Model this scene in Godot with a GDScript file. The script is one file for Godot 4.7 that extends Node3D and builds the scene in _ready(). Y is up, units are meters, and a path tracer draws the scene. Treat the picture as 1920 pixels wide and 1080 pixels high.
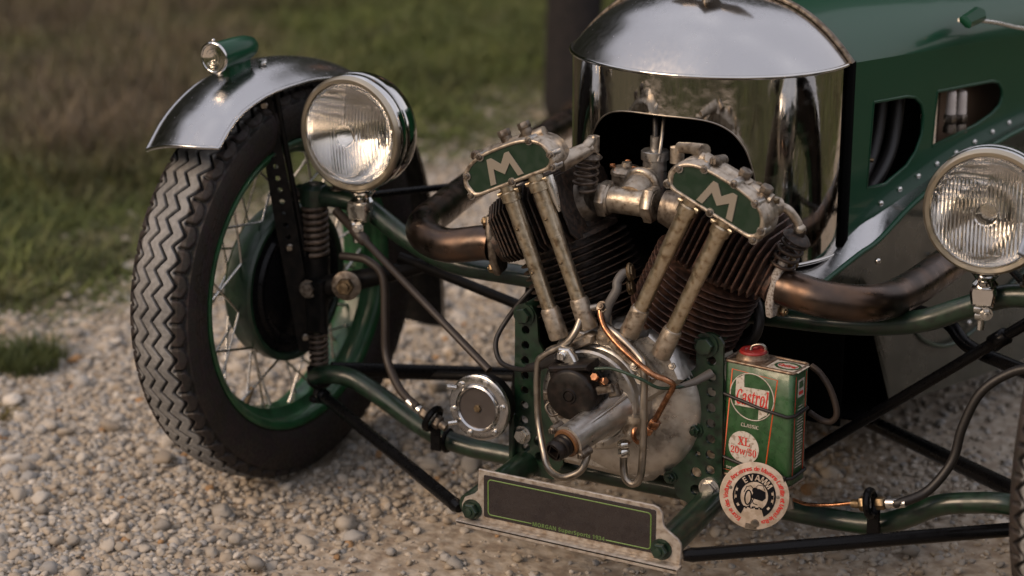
extends Node3D
# A vintage green three-wheeler with an exposed V-twin on a gravel track. x = right, y = up, z = towards the front of the car.

var M := {}
var rng := RandomNumberGenerator.new()
var car: Node3D
var noise_cache := {}

# ------------------------------------------------------------------ mesh helpers
class MB:
	var st := SurfaceTool.new()
	var g := 0
	func _init() -> void:
		st.begin(Mesh.PRIMITIVE_TRIANGLES)

	# triangles with a smooth group each; turned so that front faces look outwards
	func emit(t: PackedVector3Array, groups: PackedInt32Array) -> void:
		var c := Vector3.ZERO
		for p in t:
			c += p
		c /= maxf(1.0, t.size())
		var vol := 0.0
		for i in range(0, t.size(), 3):
			vol += (t[i] - c).dot((t[i + 1] - c).cross(t[i + 2] - c))
		for i in range(0, t.size(), 3):
			var a := t[i]
			var b := t[i + 1]
			var d := t[i + 2]
			if (b - a).cross(d - a).length_squared() < 1e-18:
				continue
			var s := groups[i / 3]
			st.set_smooth_group(4294967295 if s < 0 else g + s)
			if vol > 0.0:
				st.add_vertex(a); st.add_vertex(d); st.add_vertex(b)
			else:
				st.add_vertex(a); st.add_vertex(b); st.add_vertex(d)
		g += 400

	func grid(P: Array, close_v := false, close_u := false, cap := false) -> void:
		var t := PackedVector3Array()
		var gr := PackedInt32Array()
		var nu := P.size()
		var nv: int = P[0].size()
		for i in (nu if close_u else nu - 1):
			for j in (nv if close_v else nv - 1):
				var a: Vector3 = P[i][j]
				var b: Vector3 = P[(i + 1) % nu][j]
				var c: Vector3 = P[(i + 1) % nu][(j + 1) % nv]
				var d: Vector3 = P[i][(j + 1) % nv]
				t.append_array([a, b, c, a, c, d])
				gr.append_array([0, 0])
		if cap:
			for e in [0, nu - 1]:
				var m := Vector3.ZERO
				for p: Vector3 in P[e]:
					m += p
				m /= nv
				for j in nv:
					if e == 0:
						t.append_array([m, P[e][j], P[e][(j + 1) % nv]])
					else:
						t.append_array([m, P[e][(j + 1) % nv], P[e][j]])
					gr.append(1 if e == 0 else 2)
		emit(t, gr)

	func tube(pts: Array, r, n := 10) -> void:
		var up := Vector3.UP
		var rows := []
		var k := pts.size()
		var last := Vector3.ZERO
		for i in k:
			var d: Vector3 = (pts[mini(i + 1, k - 1)] - pts[maxi(i - 1, 0)]).normalized()
			if i == 0:
				up = Vector3.UP if absf(d.y) < 0.9 else Vector3.RIGHT
			up = (up - d * up.dot(d)).normalized()
			var side := d.cross(up)
			var rr: float = r[i] if r is Array else r
			var row := []
			for j in n:
				var a := TAU * j / n
				row.append(pts[i] + (up * cos(a) + side * sin(a)) * rr)
			rows.append(row)
		grid(rows, true, false, true)

	# profile of (radius, height along local z), turned about local z
	func lathe(prof: Array, xf := Transform3D(), n := 32, closed := false) -> void:
		var t := PackedVector3Array()
		var gr := PackedInt32Array()
		var k := prof.size()
		var grp := 0
		var prev := Vector2.ZERO
		for i in (k if closed else k - 1):
			var p: Vector2 = prof[i]
			var q: Vector2 = prof[(i + 1) % k]
			if p.distance_to(q) < 1e-7:
				continue
			var dir := (q - p).normalized()
			if prev != Vector2.ZERO and dir.dot(prev) < 0.8:
				grp += 1
			prev = dir
			for j in n:
				var a := TAU * j / n
				var b := TAU * ((j + 1) % n) / n
				var A := xf * Vector3(p.x * cos(a), p.x * sin(a), p.y)
				var B := xf * Vector3(q.x * cos(a), q.x * sin(a), q.y)
				var C := xf * Vector3(q.x * cos(b), q.x * sin(b), q.y)
				var D := xf * Vector3(p.x * cos(b), p.x * sin(b), p.y)
				if q.x > 1e-7:
					t.append_array([A, B, C]); gr.append(grp)
				if p.x > 1e-7:
					t.append_array([A, C, D]); gr.append(grp)
		emit(t, gr)

	# outline in local xy, from z0 to z1, edges bevelled
	func prism(poly_in: PackedVector2Array, z0: float, z1: float, xf := Transform3D(), bev := 0.0) -> void:
		var poly := poly_in.duplicate()
		if Geometry2D.is_polygon_clockwise(poly):
			poly.reverse()
		var k := poly.size()
		var ins := PackedVector2Array()
		for i in k:
			var a := (poly[i] - poly[(i + k - 1) % k]).normalized()
			var b := (poly[(i + 1) % k] - poly[i]).normalized()
			var nn := Vector2(-a.y, a.x) + Vector2(-b.y, b.x)
			nn = nn / maxf(0.35, nn.length_squared() * 0.5)
			ins.append(poly[i] + nn * bev)
		var idx := Geometry2D.triangulate_polygon(ins)
		var t := PackedVector3Array()
		var gr := PackedInt32Array()
		for i in range(0, idx.size(), 3):
			var a := ins[idx[i]]
			var b := ins[idx[i + 1]]
			var c := ins[idx[i + 2]]
			if (b - a).cross(c - a) < 0.0:
				var h := b
				b = c
				c = h
			t.append_array([xf * Vector3(a.x, a.y, z1), xf * Vector3(b.x, b.y, z1), xf * Vector3(c.x, c.y, z1)])
			t.append_array([xf * Vector3(a.x, a.y, z0), xf * Vector3(c.x, c.y, z0), xf * Vector3(b.x, b.y, z0)])
			gr.append_array([-1, -1])
		var levels := [[ins, z0], [poly, z0 + bev], [poly, z1 - bev], [ins, z1]] if bev > 0.0 else [[poly, z0], [poly, z1]]
		var grp := 1
		for i in k:
			var j := (i + 1) % k
			var e := (poly[j] - poly[i]).normalized()
			var e0 := (poly[i] - poly[(i + k - 1) % k]).normalized()
			if e.dot(e0) < 0.8:
				grp += 1
			for l in levels.size() - 1:
				var p: PackedVector2Array = levels[l][0]
				var q: PackedVector2Array = levels[l + 1][0]
				var za: float = levels[l][1]
				var zb: float = levels[l + 1][1]
				var A := xf * Vector3(p[i].x, p[i].y, za)
				var B := xf * Vector3(p[j].x, p[j].y, za)
				var C := xf * Vector3(q[j].x, q[j].y, zb)
				var D := xf * Vector3(q[i].x, q[i].y, zb)
				t.append_array([A, B, C, A, C, D])
				gr.append_array([grp, grp])
		emit(t, gr)

	func box(c: Vector3, s: Vector3, b := Basis(), bev := 0.0) -> void:
		var p := PackedVector2Array([Vector2(-s.x, -s.y) / 2, Vector2(s.x, -s.y) / 2, Vector2(s.x, s.y) / 2, Vector2(-s.x, s.y) / 2])
		prism(p, -s.z / 2, s.z / 2, Transform3D(b, c), bev)

	func ball(c: Vector3, r: float, n := 14, squash := Vector3.ONE) -> void:
		var pr := []
		for i in n / 2 + 1:
			var a := PI * i / (n / 2)
			pr.append(Vector2(r * sin(a) if i > 0 and i < n / 2 else 0.0, -r * cos(a)))
		lathe(pr, Transform3D(Basis.from_scale(squash), c), n)

	func hexagon(xf: Transform3D, r: float, h: float) -> void:
		var p := PackedVector2Array()
		for i in 6:
			p.append(Vector2.from_angle(TAU * i / 6) * r)
		prism(p, 0.0, h, xf, minf(h, r) * 0.12)

	func bolt(xf: Transform3D, r: float, h := 0.0) -> void:   # washer, hexagon, stud end
		if h == 0.0:
			h = r * 0.8
		lathe([Vector2(0, 0), Vector2(r * 1.35, 0), Vector2(r * 1.35, h * 0.2), Vector2(0, h * 0.2)], xf, 16)
		hexagon(xf.translated_local(Vector3(0, 0, h * 0.2)), r, h)
		lathe([Vector2(0, h * 1.1), Vector2(r * 0.55, h * 1.1), Vector2(r * 0.5, h * 1.45), Vector2(0, h * 1.55)], xf, 10)

	func screw(xf: Transform3D, r: float) -> void:
		# slotted cheese head: two half domes
		lathe([Vector2(0, 0), Vector2(r, 0), Vector2(r, r * 0.5), Vector2(r * 0.75, r * 0.75), Vector2(0, r * 0.8)], xf, 14)
		box(xf * Vector3(r * 0.42, 0, r * 0.85), Vector3(r * 0.55, r * 1.3, r * 0.3), xf.basis, r * 0.05)
		box(xf * Vector3(-r * 0.42, 0, r * 0.85), Vector3(r * 0.55, r * 1.3, r * 0.3), xf.basis, r * 0.05)

	func mesh() -> ArrayMesh:
		st.generate_normals()
		st.index()
		return st.commit()


func put(called: String, what, m: Material, parent: Node, label := "") -> MeshInstance3D:
	var o := MeshInstance3D.new()
	o.name = called
	o.mesh = what.mesh() if what is MB else what
	o.material_override = null
	for i in o.mesh.get_surface_count():
		o.set_surface_override_material(i, m)
	parent.add_child(o, true)
	if label:
		o.set_meta("label", label)
	return o


func part(called: String, parent: Node, label := "") -> Node3D:
	var o := Node3D.new()
	o.name = called
	parent.add_child(o, true)
	if label:
		o.set_meta("label", label)
	return o


func thing(called: String, label: String, category: String, group := "") -> Node3D:
	var o := Node3D.new()
	o.name = called
	add_child(o, true)
	o.set_meta("label", label)
	o.set_meta("category", category)
	if group:
		o.set_meta("group", group)
	return o


func smooth(pts: Array, n := 6) -> Array:
	var out := []
	var k := pts.size()
	for i in k - 1:
		var p0: Vector3 = pts[maxi(i - 1, 0)]
		var p1: Vector3 = pts[i]
		var p2: Vector3 = pts[i + 1]
		var p3: Vector3 = pts[mini(i + 2, k - 1)]
		for j in n:
			out.append(p1.cubic_interpolate(p2, p0, p3, float(j) / n))
	out.append(pts[k - 1])
	return out


func along(o: Vector3, dir: Vector3, up := Vector3.UP) -> Transform3D:   # local z points along dir
	var z := dir.normalized()
	if absf(z.dot(up)) > 0.98:
		up = Vector3.RIGHT
	var x := up.cross(z).normalized()
	return Transform3D(Basis(x, z.cross(x), z), o)


func tube(called: String, pts: Array, r, m: Material, parent: Node, n := 12) -> MeshInstance3D:
	var b := MB.new()
	b.tube(pts, r, n)
	return put(called, b, m, parent)


func rod(b: MB, a: Vector3, c: Vector3, r: float, n := 10) -> void:
	b.tube([a, c], r, n)


func ring(b: MB, xf: Transform3D, big: float, small: float, n := 40, k := 10) -> void:
	var pr := []
	for i in k:
		var a := TAU * i / k
		pr.append(Vector2(big + small * cos(a), small * sin(a)))
	b.lathe(pr, xf, n, true)


func coil(b: MB, a: Vector3, c: Vector3, big: float, small: float, turns: float) -> void:
	var xf := along(a, c - a)
	var pts := []
	var n := int(turns * 16)
	for i in n + 1:
		var t := TAU * turns * i / n
		pts.append(xf * Vector3(big * cos(t), big * sin(t), a.distance_to(c) * i / n))
	b.tube(pts, small, 8)


# big indexed sheet with its own normals (rows of points)
func sheet(P: Array, close_u := false, colors = null) -> ArrayMesh:
	var nu := P.size()
	var nv: int = P[0].size()
	var v := PackedVector3Array()
	var nr := PackedVector3Array()
	var col := PackedColorArray()
	var ix := PackedInt32Array()
	for i in nu:
		for j in nv:
			v.append(P[i][j])
			var i0 := (i + nu - 1) % nu if close_u else maxi(i - 1, 0)
			var i1 := (i + 1) % nu if close_u else mini(i + 1, nu - 1)
			var du: Vector3 = P[i1][j] - P[i0][j]
			var dv: Vector3 = P[i][mini(j + 1, nv - 1)] - P[i][maxi(j - 1, 0)]
			nr.append(dv.cross(du).normalized())
			if colors != null:
				col.append(colors[i][j])
	for i in (nu if close_u else nu - 1):
		for j in nv - 1:
			var a := i * nv + j
			var b := ((i + 1) % nu) * nv + j
			ix.append_array([a, b, b + 1, a, b + 1, a + 1])
	var arr := []
	arr.resize(Mesh.ARRAY_MAX)
	arr[Mesh.ARRAY_VERTEX] = v
	arr[Mesh.ARRAY_NORMAL] = nr
	if colors != null:
		arr[Mesh.ARRAY_COLOR] = col
	arr[Mesh.ARRAY_INDEX] = ix
	var m := ArrayMesh.new()
	m.add_surface_from_arrays(Mesh.PRIMITIVE_TRIANGLES, arr)
	return m


# ------------------------------------------------------------------ materials
func noise_tex(freq: float, ramp: Gradient, sd := 1, octaves := 4, normal := 0.0, kind := FastNoiseLite.TYPE_SIMPLEX_SMOOTH) -> NoiseTexture2D:
	var n := FastNoiseLite.new()
	n.noise_type = kind
	n.seed = sd
	n.frequency = freq
	n.fractal_octaves = octaves
	var t := NoiseTexture2D.new()
	t.width = 512
	t.height = 512
	t.seamless = true
	t.noise = n
	if normal > 0.0:
		t.as_normal_map = true
		t.bump_strength = normal
	elif ramp:
		t.color_ramp = ramp
	return t


func ramp(stops: Array) -> Gradient:   # [offset, linear colour] pairs
	var g := Gradient.new()
	var o := PackedFloat32Array()
	var c := PackedColorArray()
	for s in stops:
		o.append(s[0])
		c.append((s[1] as Color).linear_to_srgb())
	g.offsets = o
	g.colors = c
	return g


func grey(stops: Array) -> Gradient:
	var g := Gradient.new()
	var o := PackedFloat32Array()
	var c := PackedColorArray()
	for s in stops:
		o.append(s[0])
		c.append(Color(s[1], s[1], s[1]))
	g.offsets = o
	g.colors = c
	return g


func mat(called: String, c: Color, rough: float, metal := 0.0, o := {}) -> StandardMaterial3D:
	var m := StandardMaterial3D.new()
	m.resource_name = called
	m.roughness = rough
	m.metallic = metal
	m.albedo_color = c.linear_to_srgb()
	m.uv1_triplanar = true
	m.uv1_world_triplanar = o.get("world", false)
	m.uv1_scale = Vector3.ONE * float(o.get("scale", 6.0))
	if o.has("ramp"):
		m.albedo_color = Color.WHITE
		m.albedo_texture = noise_tex(o.get("freq", 0.012), ramp(o.ramp), o.get("seed", 1), o.get("oct", 5))
	if o.has("rr"):
		m.roughness = 1.0
		m.roughness_texture = noise_tex(o.get("rfreq", 0.015), grey(o.rr), o.get("seed", 1) + 7, 5)
	if o.has("bump"):
		m.normal_enabled = true
		m.normal_scale = o.bump
		var key: float = o.get("bfreq", 0.05)
		if not noise_cache.has(key):
			noise_cache[key] = noise_tex(key, null, 3, 4, 6.0)
		m.normal_texture = noise_cache[key]
	if o.has("coat"):
		m.clearcoat_enabled = true
		m.clearcoat = o.coat
		m.clearcoat_roughness = 0.06
	if o.get("vc", false):
		m.vertex_color_use_as_albedo = true
	M[called] = m
	return m


func K(r: float, g: float, b: float) -> Color:
	return Color(r, g, b)


func make_materials() -> void:
	mat("chrome", K(0.55, 0.53, 0.5), 0.08, 1.0, {"scale": 4.0, "bump": 0.03, "bfreq": 0.012, "seed": 73, "rfreq": 0.02, "rr": [[0.3, 0.05], [0.6, 0.1], [0.8, 0.22]]})
	mat("polished", K(0.48, 0.47, 0.46), 0.24, 1.0, {"scale": 4.0, "bump": 0.02, "bfreq": 0.012, "seed": 71, "rfreq": 0.04, "rr": [[0.25, 0.19], [0.8, 0.29]]})
	mat("lamp_chrome", K(0.6, 0.59, 0.57), 0.06, 1.0, {"rr": [[0.3, 0.03], [0.8, 0.13]]})
	mat("reflector", K(0.78, 0.78, 0.78), 0.07, 1.0)
	mat("lamp_rim", K(0.42, 0.37, 0.285), 0.34, 0.9, {"rr": [[0.3, 0.28], [0.8, 0.45]]})
	mat("alloy", K(1, 1, 1), 0.36, 0.95, {"scale": 5.0, "freq": 0.02, "oct": 7, "seed": 4, "ramp": [[0.1, K(0.38, 0.35, 0.315)], [0.4, K(0.49, 0.465, 0.43)], [0.7, K(0.56, 0.54, 0.505)]], "rr": [[0.3, 0.27], [0.7, 0.46]], "rfreq": 0.03, "bump": 0.06, "bfreq": 0.08})
	mat("alloy_dirty", K(1, 1, 1), 0.45, 0.85, {"scale": 6.0, "freq": 0.022, "oct": 7, "seed": 9, "ramp": [[0.12, K(0.1, 0.075, 0.055)], [0.38, K(0.37, 0.31, 0.24)], [0.7, K(0.48, 0.425, 0.35)]], "rr": [[0.3, 0.32], [0.7, 0.55]], "rfreq": 0.03, "bump": 0.1, "bfreq": 0.08})
	mat("tube_metal", K(1, 1, 1), 0.38, 0.95, {"scale": 6.0, "freq": 0.022, "oct": 7, "seed": 14, "ramp": [[0.12, K(0.17, 0.115, 0.07)], [0.36, K(0.42, 0.345, 0.235)], [0.7, K(0.52, 0.455, 0.35)]], "rr": [[0.3, 0.28], [0.7, 0.45]], "rfreq": 0.03, "bump": 0.08, "bfreq": 0.08})
	mat("steel", K(0.33, 0.295, 0.25), 0.4, 1.0, {"rr": [[0.3, 0.3], [0.7, 0.52]]})
	mat("bright_steel", K(0.66, 0.64, 0.6), 0.27, 1.0, {"rr": [[0.3, 0.2], [0.7, 0.4]]})
	mat("dull_steel", K(1, 1, 1), 0.45, 0.85, {"scale": 8.0, "freq": 0.02, "seed": 5, "ramp": [[0.2, K(0.07, 0.053, 0.04)], [0.65, K(0.22, 0.19, 0.155)]], "rr": [[0.3, 0.35], [0.7, 0.6]]})
	mat("iron", K(1, 1, 1), 0.6, 0.3, {"scale": 10.0, "seed": 21, "freq": 0.018, "oct": 6, "ramp": [[0.3, K(0.014, 0.011, 0.009)], [0.55, K(0.036, 0.025, 0.018)], [0.78, K(0.075, 0.043, 0.028)]], "rr": [[0.3, 0.42], [0.7, 0.7]], "bump": 0.25, "bfreq": 0.06})
	mat("iron_rust", K(1, 1, 1), 0.65, 0.2, {"scale": 10.0, "seed": 23, "freq": 0.018, "oct": 6, "ramp": [[0.3, K(0.026, 0.016, 0.012)], [0.5, K(0.066, 0.034, 0.024)], [0.78, K(0.115, 0.058, 0.039)]], "rr": [[0.3, 0.45], [0.7, 0.75]], "bump": 0.25, "bfreq": 0.06})
	mat("exhaust", K(1, 1, 1), 0.3, 1.0, {"scale": 2.6, "seed": 31, "freq": 0.009, "oct": 4, "ramp": [[0.2, K(0.055, 0.044, 0.038)], [0.5, K(0.1, 0.074, 0.06)], [0.75, K(0.16, 0.1, 0.068)]], "rr": [[0.3, 0.24], [0.75, 0.45]], "bump": 0.03, "bfreq": 0.05})
	mat("green", K(0.007, 0.052, 0.025), 0.36, 0.0, {"coat": 0.22, "scale": 1.6, "bump": 0.012, "bfreq": 0.012})
	M.green.metallic_specular = 0.3
	mat("chassis_green", K(1, 1, 1), 0.35, 0.0, {"scale": 4.0, "seed": 6, "freq": 0.02, "oct": 6, "ramp": [[0.2, K(0.004, 0.01, 0.006)], [0.45, K(0.006, 0.021, 0.01)], [0.75, K(0.008, 0.027, 0.013)]], "coat": 0.25, "rr": [[0.3, 0.3], [0.75, 0.55]], "bump": 0.03, "bfreq": 0.05})
	mat("wheel_green", K(1, 1, 1), 0.4, 0.0, {"scale": 4.0, "seed": 8, "ramp": [[0.25, K(0.008, 0.042, 0.015)], [0.6, K(0.012, 0.078, 0.026)]], "coat": 0.25, "rr": [[0.3, 0.3], [0.75, 0.55]]})
	mat("drum_green", K(1, 1, 1), 0.45, 0.0, {"scale": 4.0, "seed": 12, "ramp": [[0.25, K(0.006, 0.02, 0.01)], [0.6, K(0.009, 0.034, 0.015)]], "coat": 0.15, "rr": [[0.3, 0.35], [0.75, 0.55]]})
	mat("black", K(0.0035, 0.0035, 0.004), 0.3, 0.0, {"rr": [[0.3, 0.22], [0.75, 0.4]]})
	mat("black_dusty", K(1, 1, 1), 0.5, 0.0, {"scale": 5.0, "seed": 17, "freq": 0.02, "ramp": [[0.35, K(0.003, 0.003, 0.003)], [0.8, K(0.01, 0.008, 0.007)]], "rr": [[0.3, 0.38], [0.7, 0.65]]})
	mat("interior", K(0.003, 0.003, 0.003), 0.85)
	mat("rubber", K(1, 1, 1), 0.72, 0.0, {"vc": true, "scale": 14.0, "seed": 19, "ramp": [[0.3, K(0.7, 0.7, 0.7)], [0.7, K(1, 1, 1)]], "bump": 0.25, "bfreq": 0.08, "rr": [[0.3, 0.55], [0.7, 0.9]]})
	mat("hose", K(0.009, 0.0075, 0.007), 0.5, 0.0, {"bump": 0.1, "bfreq": 0.08})
	mat("hose_brown", K(0.027, 0.02, 0.016), 0.5, 0.0, {"bump": 0.1, "bfreq": 0.08})
	mat("rubber_grey", K(0.085, 0.08, 0.075), 0.5)
	mat("copper", K(1, 1, 1), 0.32, 0.95, {"scale": 12.0, "seed": 27, "ramp": [[0.3, K(0.2, 0.095, 0.05)], [0.7, K(0.48, 0.24, 0.13)]], "rr": [[0.3, 0.22], [0.7, 0.45]]})
	mat("brass", K(1, 1, 1), 0.42, 0.9, {"scale": 12.0, "seed": 29, "ramp": [[0.3, K(0.12, 0.085, 0.05)], [0.7, K(0.28, 0.21, 0.125)]], "rr": [[0.3, 0.3], [0.7, 0.55]]})
	mat("fibre_ring", K(0.13, 0.06, 0.022), 0.5)
	mat("bakelite", K(1, 1, 1), 0.4, 0.0, {"scale": 6.0, "seed": 33, "freq": 0.02, "ramp": [[0.3, K(0.006, 0.0048, 0.004)], [0.75, K(0.017, 0.012, 0.01)]], "rr": [[0.3, 0.3], [0.7, 0.55]]})
	mat("badge_green", K(0.006, 0.024, 0.011), 0.4, 0.0, {"rr": [[0.3, 0.33], [0.7, 0.5]], "bump": 0.02})
	mat("horn_face", K(0.07, 0.06, 0.055), 0.4, 0.3, {"rr": [[0.3, 0.3], [0.7, 0.5]]})
	mat("spring", K(1, 1, 1), 0.5, 0.4, {"scale": 12.0, "seed": 35, "ramp": [[0.3, K(0.05, 0.036, 0.027)], [0.7, K(0.17, 0.125, 0.09)]]})
	mat("plate_black", K(0.02, 0.0155, 0.0155), 0.2, 0.0, {"coat": 0.5, "scale": 5.0, "rr": [[0.3, 0.14], [0.75, 0.38]], "rfreq": 0.03})
	mat("plate_line", K(0.12, 0.21, 0.05), 0.45)
	mat("plate_text", K(0.1, 0.165, 0.05), 0.5)
	mat("tin_green", K(1, 1, 1), 0.35, 0.0, {"scale": 8.0, "seed": 37, "ramp": [[0.3, K(0.02, 0.062, 0.022)], [0.6, K(0.03, 0.088, 0.032)]], "coat": 0.25, "rr": [[0.3, 0.25], [0.7, 0.5]], "bump": 0.05, "bfreq": 0.02})
	mat("tin_top", K(1, 1, 1), 0.45, 0.6, {"scale": 14.0, "seed": 39, "ramp": [[0.3, K(0.13, 0.075, 0.045)], [0.65, K(0.3, 0.235, 0.18)]]})
	mat("print_white", K(1, 1, 1), 0.5, 0.0, {"scale": 16.0, "seed": 41, "ramp": [[0.25, K(0.3, 0.25, 0.2)], [0.45, K(0.52, 0.48, 0.43)]]})
	mat("print_red", K(0.5, 0.03, 0.022), 0.45)
	mat("print_orange", K(0.62, 0.1, 0.03), 0.45)
	mat("print_dark", K(0.005, 0.005, 0.007), 0.6)
	M.print_dark.metallic_specular = 0.25
	mat("cap_red", K(0.27, 0.02, 0.018), 0.45, 0.0, {"coat": 0.15, "rr": [[0.3, 0.35], [0.7, 0.6]]})
	mat("badge_white", K(1, 1, 1), 0.45, 0.0, {"scale": 10.0, "seed": 43, "ramp": [[0.3, K(0.34, 0.27, 0.2)], [0.6, K(0.47, 0.395, 0.32)]]})
	mat("letter_cream", K(0.23, 0.205, 0.165), 0.5, 0.1)
	mat("pearl", K(0.62, 0.55, 0.5), 0.3)
	mat("tan_panel", K(0.17, 0.105, 0.065), 0.6)
	mat("lower_body", K(1, 1, 1), 0.3, 0.0, {"scale": 1.4, "seed": 45, "freq": 0.008, "oct": 4, "ramp": [[0.3, K(0.022, 0.027, 0.019)], [0.65, K(0.042, 0.044, 0.032)]], "coat": 0.3, "rr": [[0.3, 0.25], [0.7, 0.4]]})
	mat("emblem", K(0.34, 0.3, 0.25), 0.35, 0.9)
	mat("cloth", K(1, 1, 1), 0.9, 0.0, {"scale": 5.0, "seed": 47, "ramp": [[0.3, K(0.008, 0.007, 0.008)], [0.7, K(0.017, 0.014, 0.014)]], "bump": 0.4, "bfreq": 0.03})
	mat("jacket", K(0.03, 0.033, 0.04), 0.85)
	mat("skin", K(0.42, 0.24, 0.16), 0.5)
	mat("hair", K(0.03, 0.02, 0.013), 0.6)
	mat("shoe", K(0.03, 0.02, 0.014), 0.5)
	mat("stone", K(1, 1, 1), 0.9, 0.0, {"vc": true, "scale": 18.0, "seed": 51, "ramp": [[0.3, K(0.72, 0.7, 0.66)], [0.7, K(1, 1, 1)]], "bump": 0.35, "bfreq": 0.05})
	mat("leather", K(0.03, 0.019, 0.013), 0.6)
	mat("plate_alloy", K(1, 1, 1), 0.5, 0.55, {"scale": 6.0, "freq": 0.022, "oct": 7, "seed": 63, "ramp": [[0.15, K(0.24, 0.19, 0.145)], [0.45, K(0.38, 0.335, 0.285)], [0.7, K(0.46, 0.42, 0.37)]], "rr": [[0.3, 0.35], [0.7, 0.6]], "rfreq": 0.03})
	mat("gasket_white", K(1, 1, 1), 0.8, 0.2, {"scale": 22.0, "seed": 61, "freq": 0.02, "oct": 6, "ramp": [[0.25, K(0.14, 0.11, 0.09)], [0.5, K(0.42, 0.4, 0.38)]], "bump": 0.6, "bfreq": 0.08})
	mat("dust", K(1, 1, 1), 0.95, 0.0, {"world": true, "scale": 1.7, "seed": 53, "freq": 0.03, "oct": 8, "ramp": [[0.22, K(0.26, 0.205, 0.15)], [0.5, K(0.36, 0.3, 0.23)], [0.78, K(0.45, 0.39, 0.315)]], "bump": 0.45, "bfreq": 0.035})
	mat("soil", K(1, 1, 1), 1.0, 0.0, {"world": true, "scale": 0.6, "seed": 57, "freq": 0.02, "oct": 6, "ramp": [[0.3, K(0.04, 0.036, 0.018)], [0.55, K(0.07, 0.07, 0.026)], [0.75, K(0.11, 0.085, 0.048)]]})
	var gm := mat("grass", K(1, 1, 1), 0.8, 0.0, {"vc": true})
	gm.backlight_enabled = true
	gm.backlight = Color(0.25, 0.25, 0.1)
	gm.cull_mode = BaseMaterial3D.CULL_DISABLED
	var glass := StandardMaterial3D.new()
	glass.albedo_color = Color(1.0, 0.99, 0.97, 0.0)
	glass.transparency = BaseMaterial3D.TRANSPARENCY_ALPHA
	glass.refraction_enabled = true
	glass.refraction_scale = 0.05
	glass.roughness = 0.02
	M["glass"] = glass
	M.interior.metallic_specular = 0.1
	M.black_dusty.metallic_specular = 0.3
	M.bakelite.metallic_specular = 0.35
	M.black.metallic_specular = 0.28


# ------------------------------------------------------------------ camera, sky, sun
func make_view() -> void:
	var yaw := deg_to_rad(27.8)
	var pit := deg_to_rad(17.3)
	var d := Vector3(cos(pit) * sin(yaw), sin(pit), cos(pit) * cos(yaw))
	var r := Vector3(cos(yaw), 0, -sin(yaw))
	var cam := Camera3D.new()
	cam.name = "camera"
	cam.transform = Transform3D(Basis(r, d.cross(r), d), Vector3(1.22, 1.36, 2.79))
	cam.near = 0.05
	cam.far = 400.0
	cam.fov = 15.42
	var at := CameraAttributesPhysical.new()
	at.frustum_focal_length = 88.67
	at.frustum_focus_distance = 3.02
	at.exposure_aperture = 3.3
	at.frustum_near = 0.05
	at.frustum_far = 400.0
	cam.attributes = at
	add_child(cam)
	cam.current = true
	var env := Environment.new()
	env.tonemap_mode = Environment.TONE_MAPPER_LINEAR
	env.tonemap_exposure = 2.45
	env.background_mode = Environment.BG_SKY
	env.sdfgi_enabled = true
	env.ssao_enabled = true
	env.ssil_enabled = true
	var sky := Sky.new()
	var sm := ProceduralSkyMaterial.new()
	sm.sky_top_color = Color(0.6, 0.6, 0.635)
	sm.sky_horizon_color = Color(0.8, 0.75, 0.7)
	sm.sky_curve = 0.12
	sm.ground_bottom_color = Color(0.2, 0.19, 0.14)
	sm.ground_horizon_color = Color(0.3, 0.28, 0.22)
	var cov := noise_tex(0.006, null, 77, 5)
	cov.width = 1024
	cov.height = 512
	var cg := Gradient.new()
	cg.offsets = PackedFloat32Array([0.35, 0.6, 0.8])
	cg.colors = PackedColorArray([Color(0, 0, 0, 0), Color(0.25, 0.25, 0.25, 0.5), Color(0.42, 0.41, 0.4, 0.8)])
	cov.color_ramp = cg
	sm.sky_cover = cov
	sky.sky_material = sm
	env.sky = sky
	var we := WorldEnvironment.new()
	we.name = "world_environment"
	we.environment = env
	add_child(we)
	var sun := DirectionalLight3D.new()
	sun.name = "sun"
	sun.light_color = Color(1.0, 0.87, 0.73)
	sun.light_energy = 0.31
	sun.light_angular_distance = 26.0
	sun.sky_mode = DirectionalLight3D.SKY_MODE_LIGHT_ONLY
	sun.shadow_enabled = true
	add_child(sun)
	sun.look_at_from_position(Vector3(-2.2, 2.9, 4.2), Vector3.ZERO)


# ------------------------------------------------------------------ ground and surroundings
func edge_x(z: float) -> float:   # where the gravel track gives way to the verge on the left
	return -1.6 + 0.14 * smoothstep(-1.2, -1.9, z) + 0.2 * exp(-pow((z + 0.72) / 0.28, 2.0)) + 0.05 * sin(z * 3.1 + 0.6) + 0.04 * sin(z * 7.3)


func patch(n: FastNoiseLite, x: float, z: float) -> float:
	return n.get_noise_2d(x * 100, z * 100)


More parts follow.
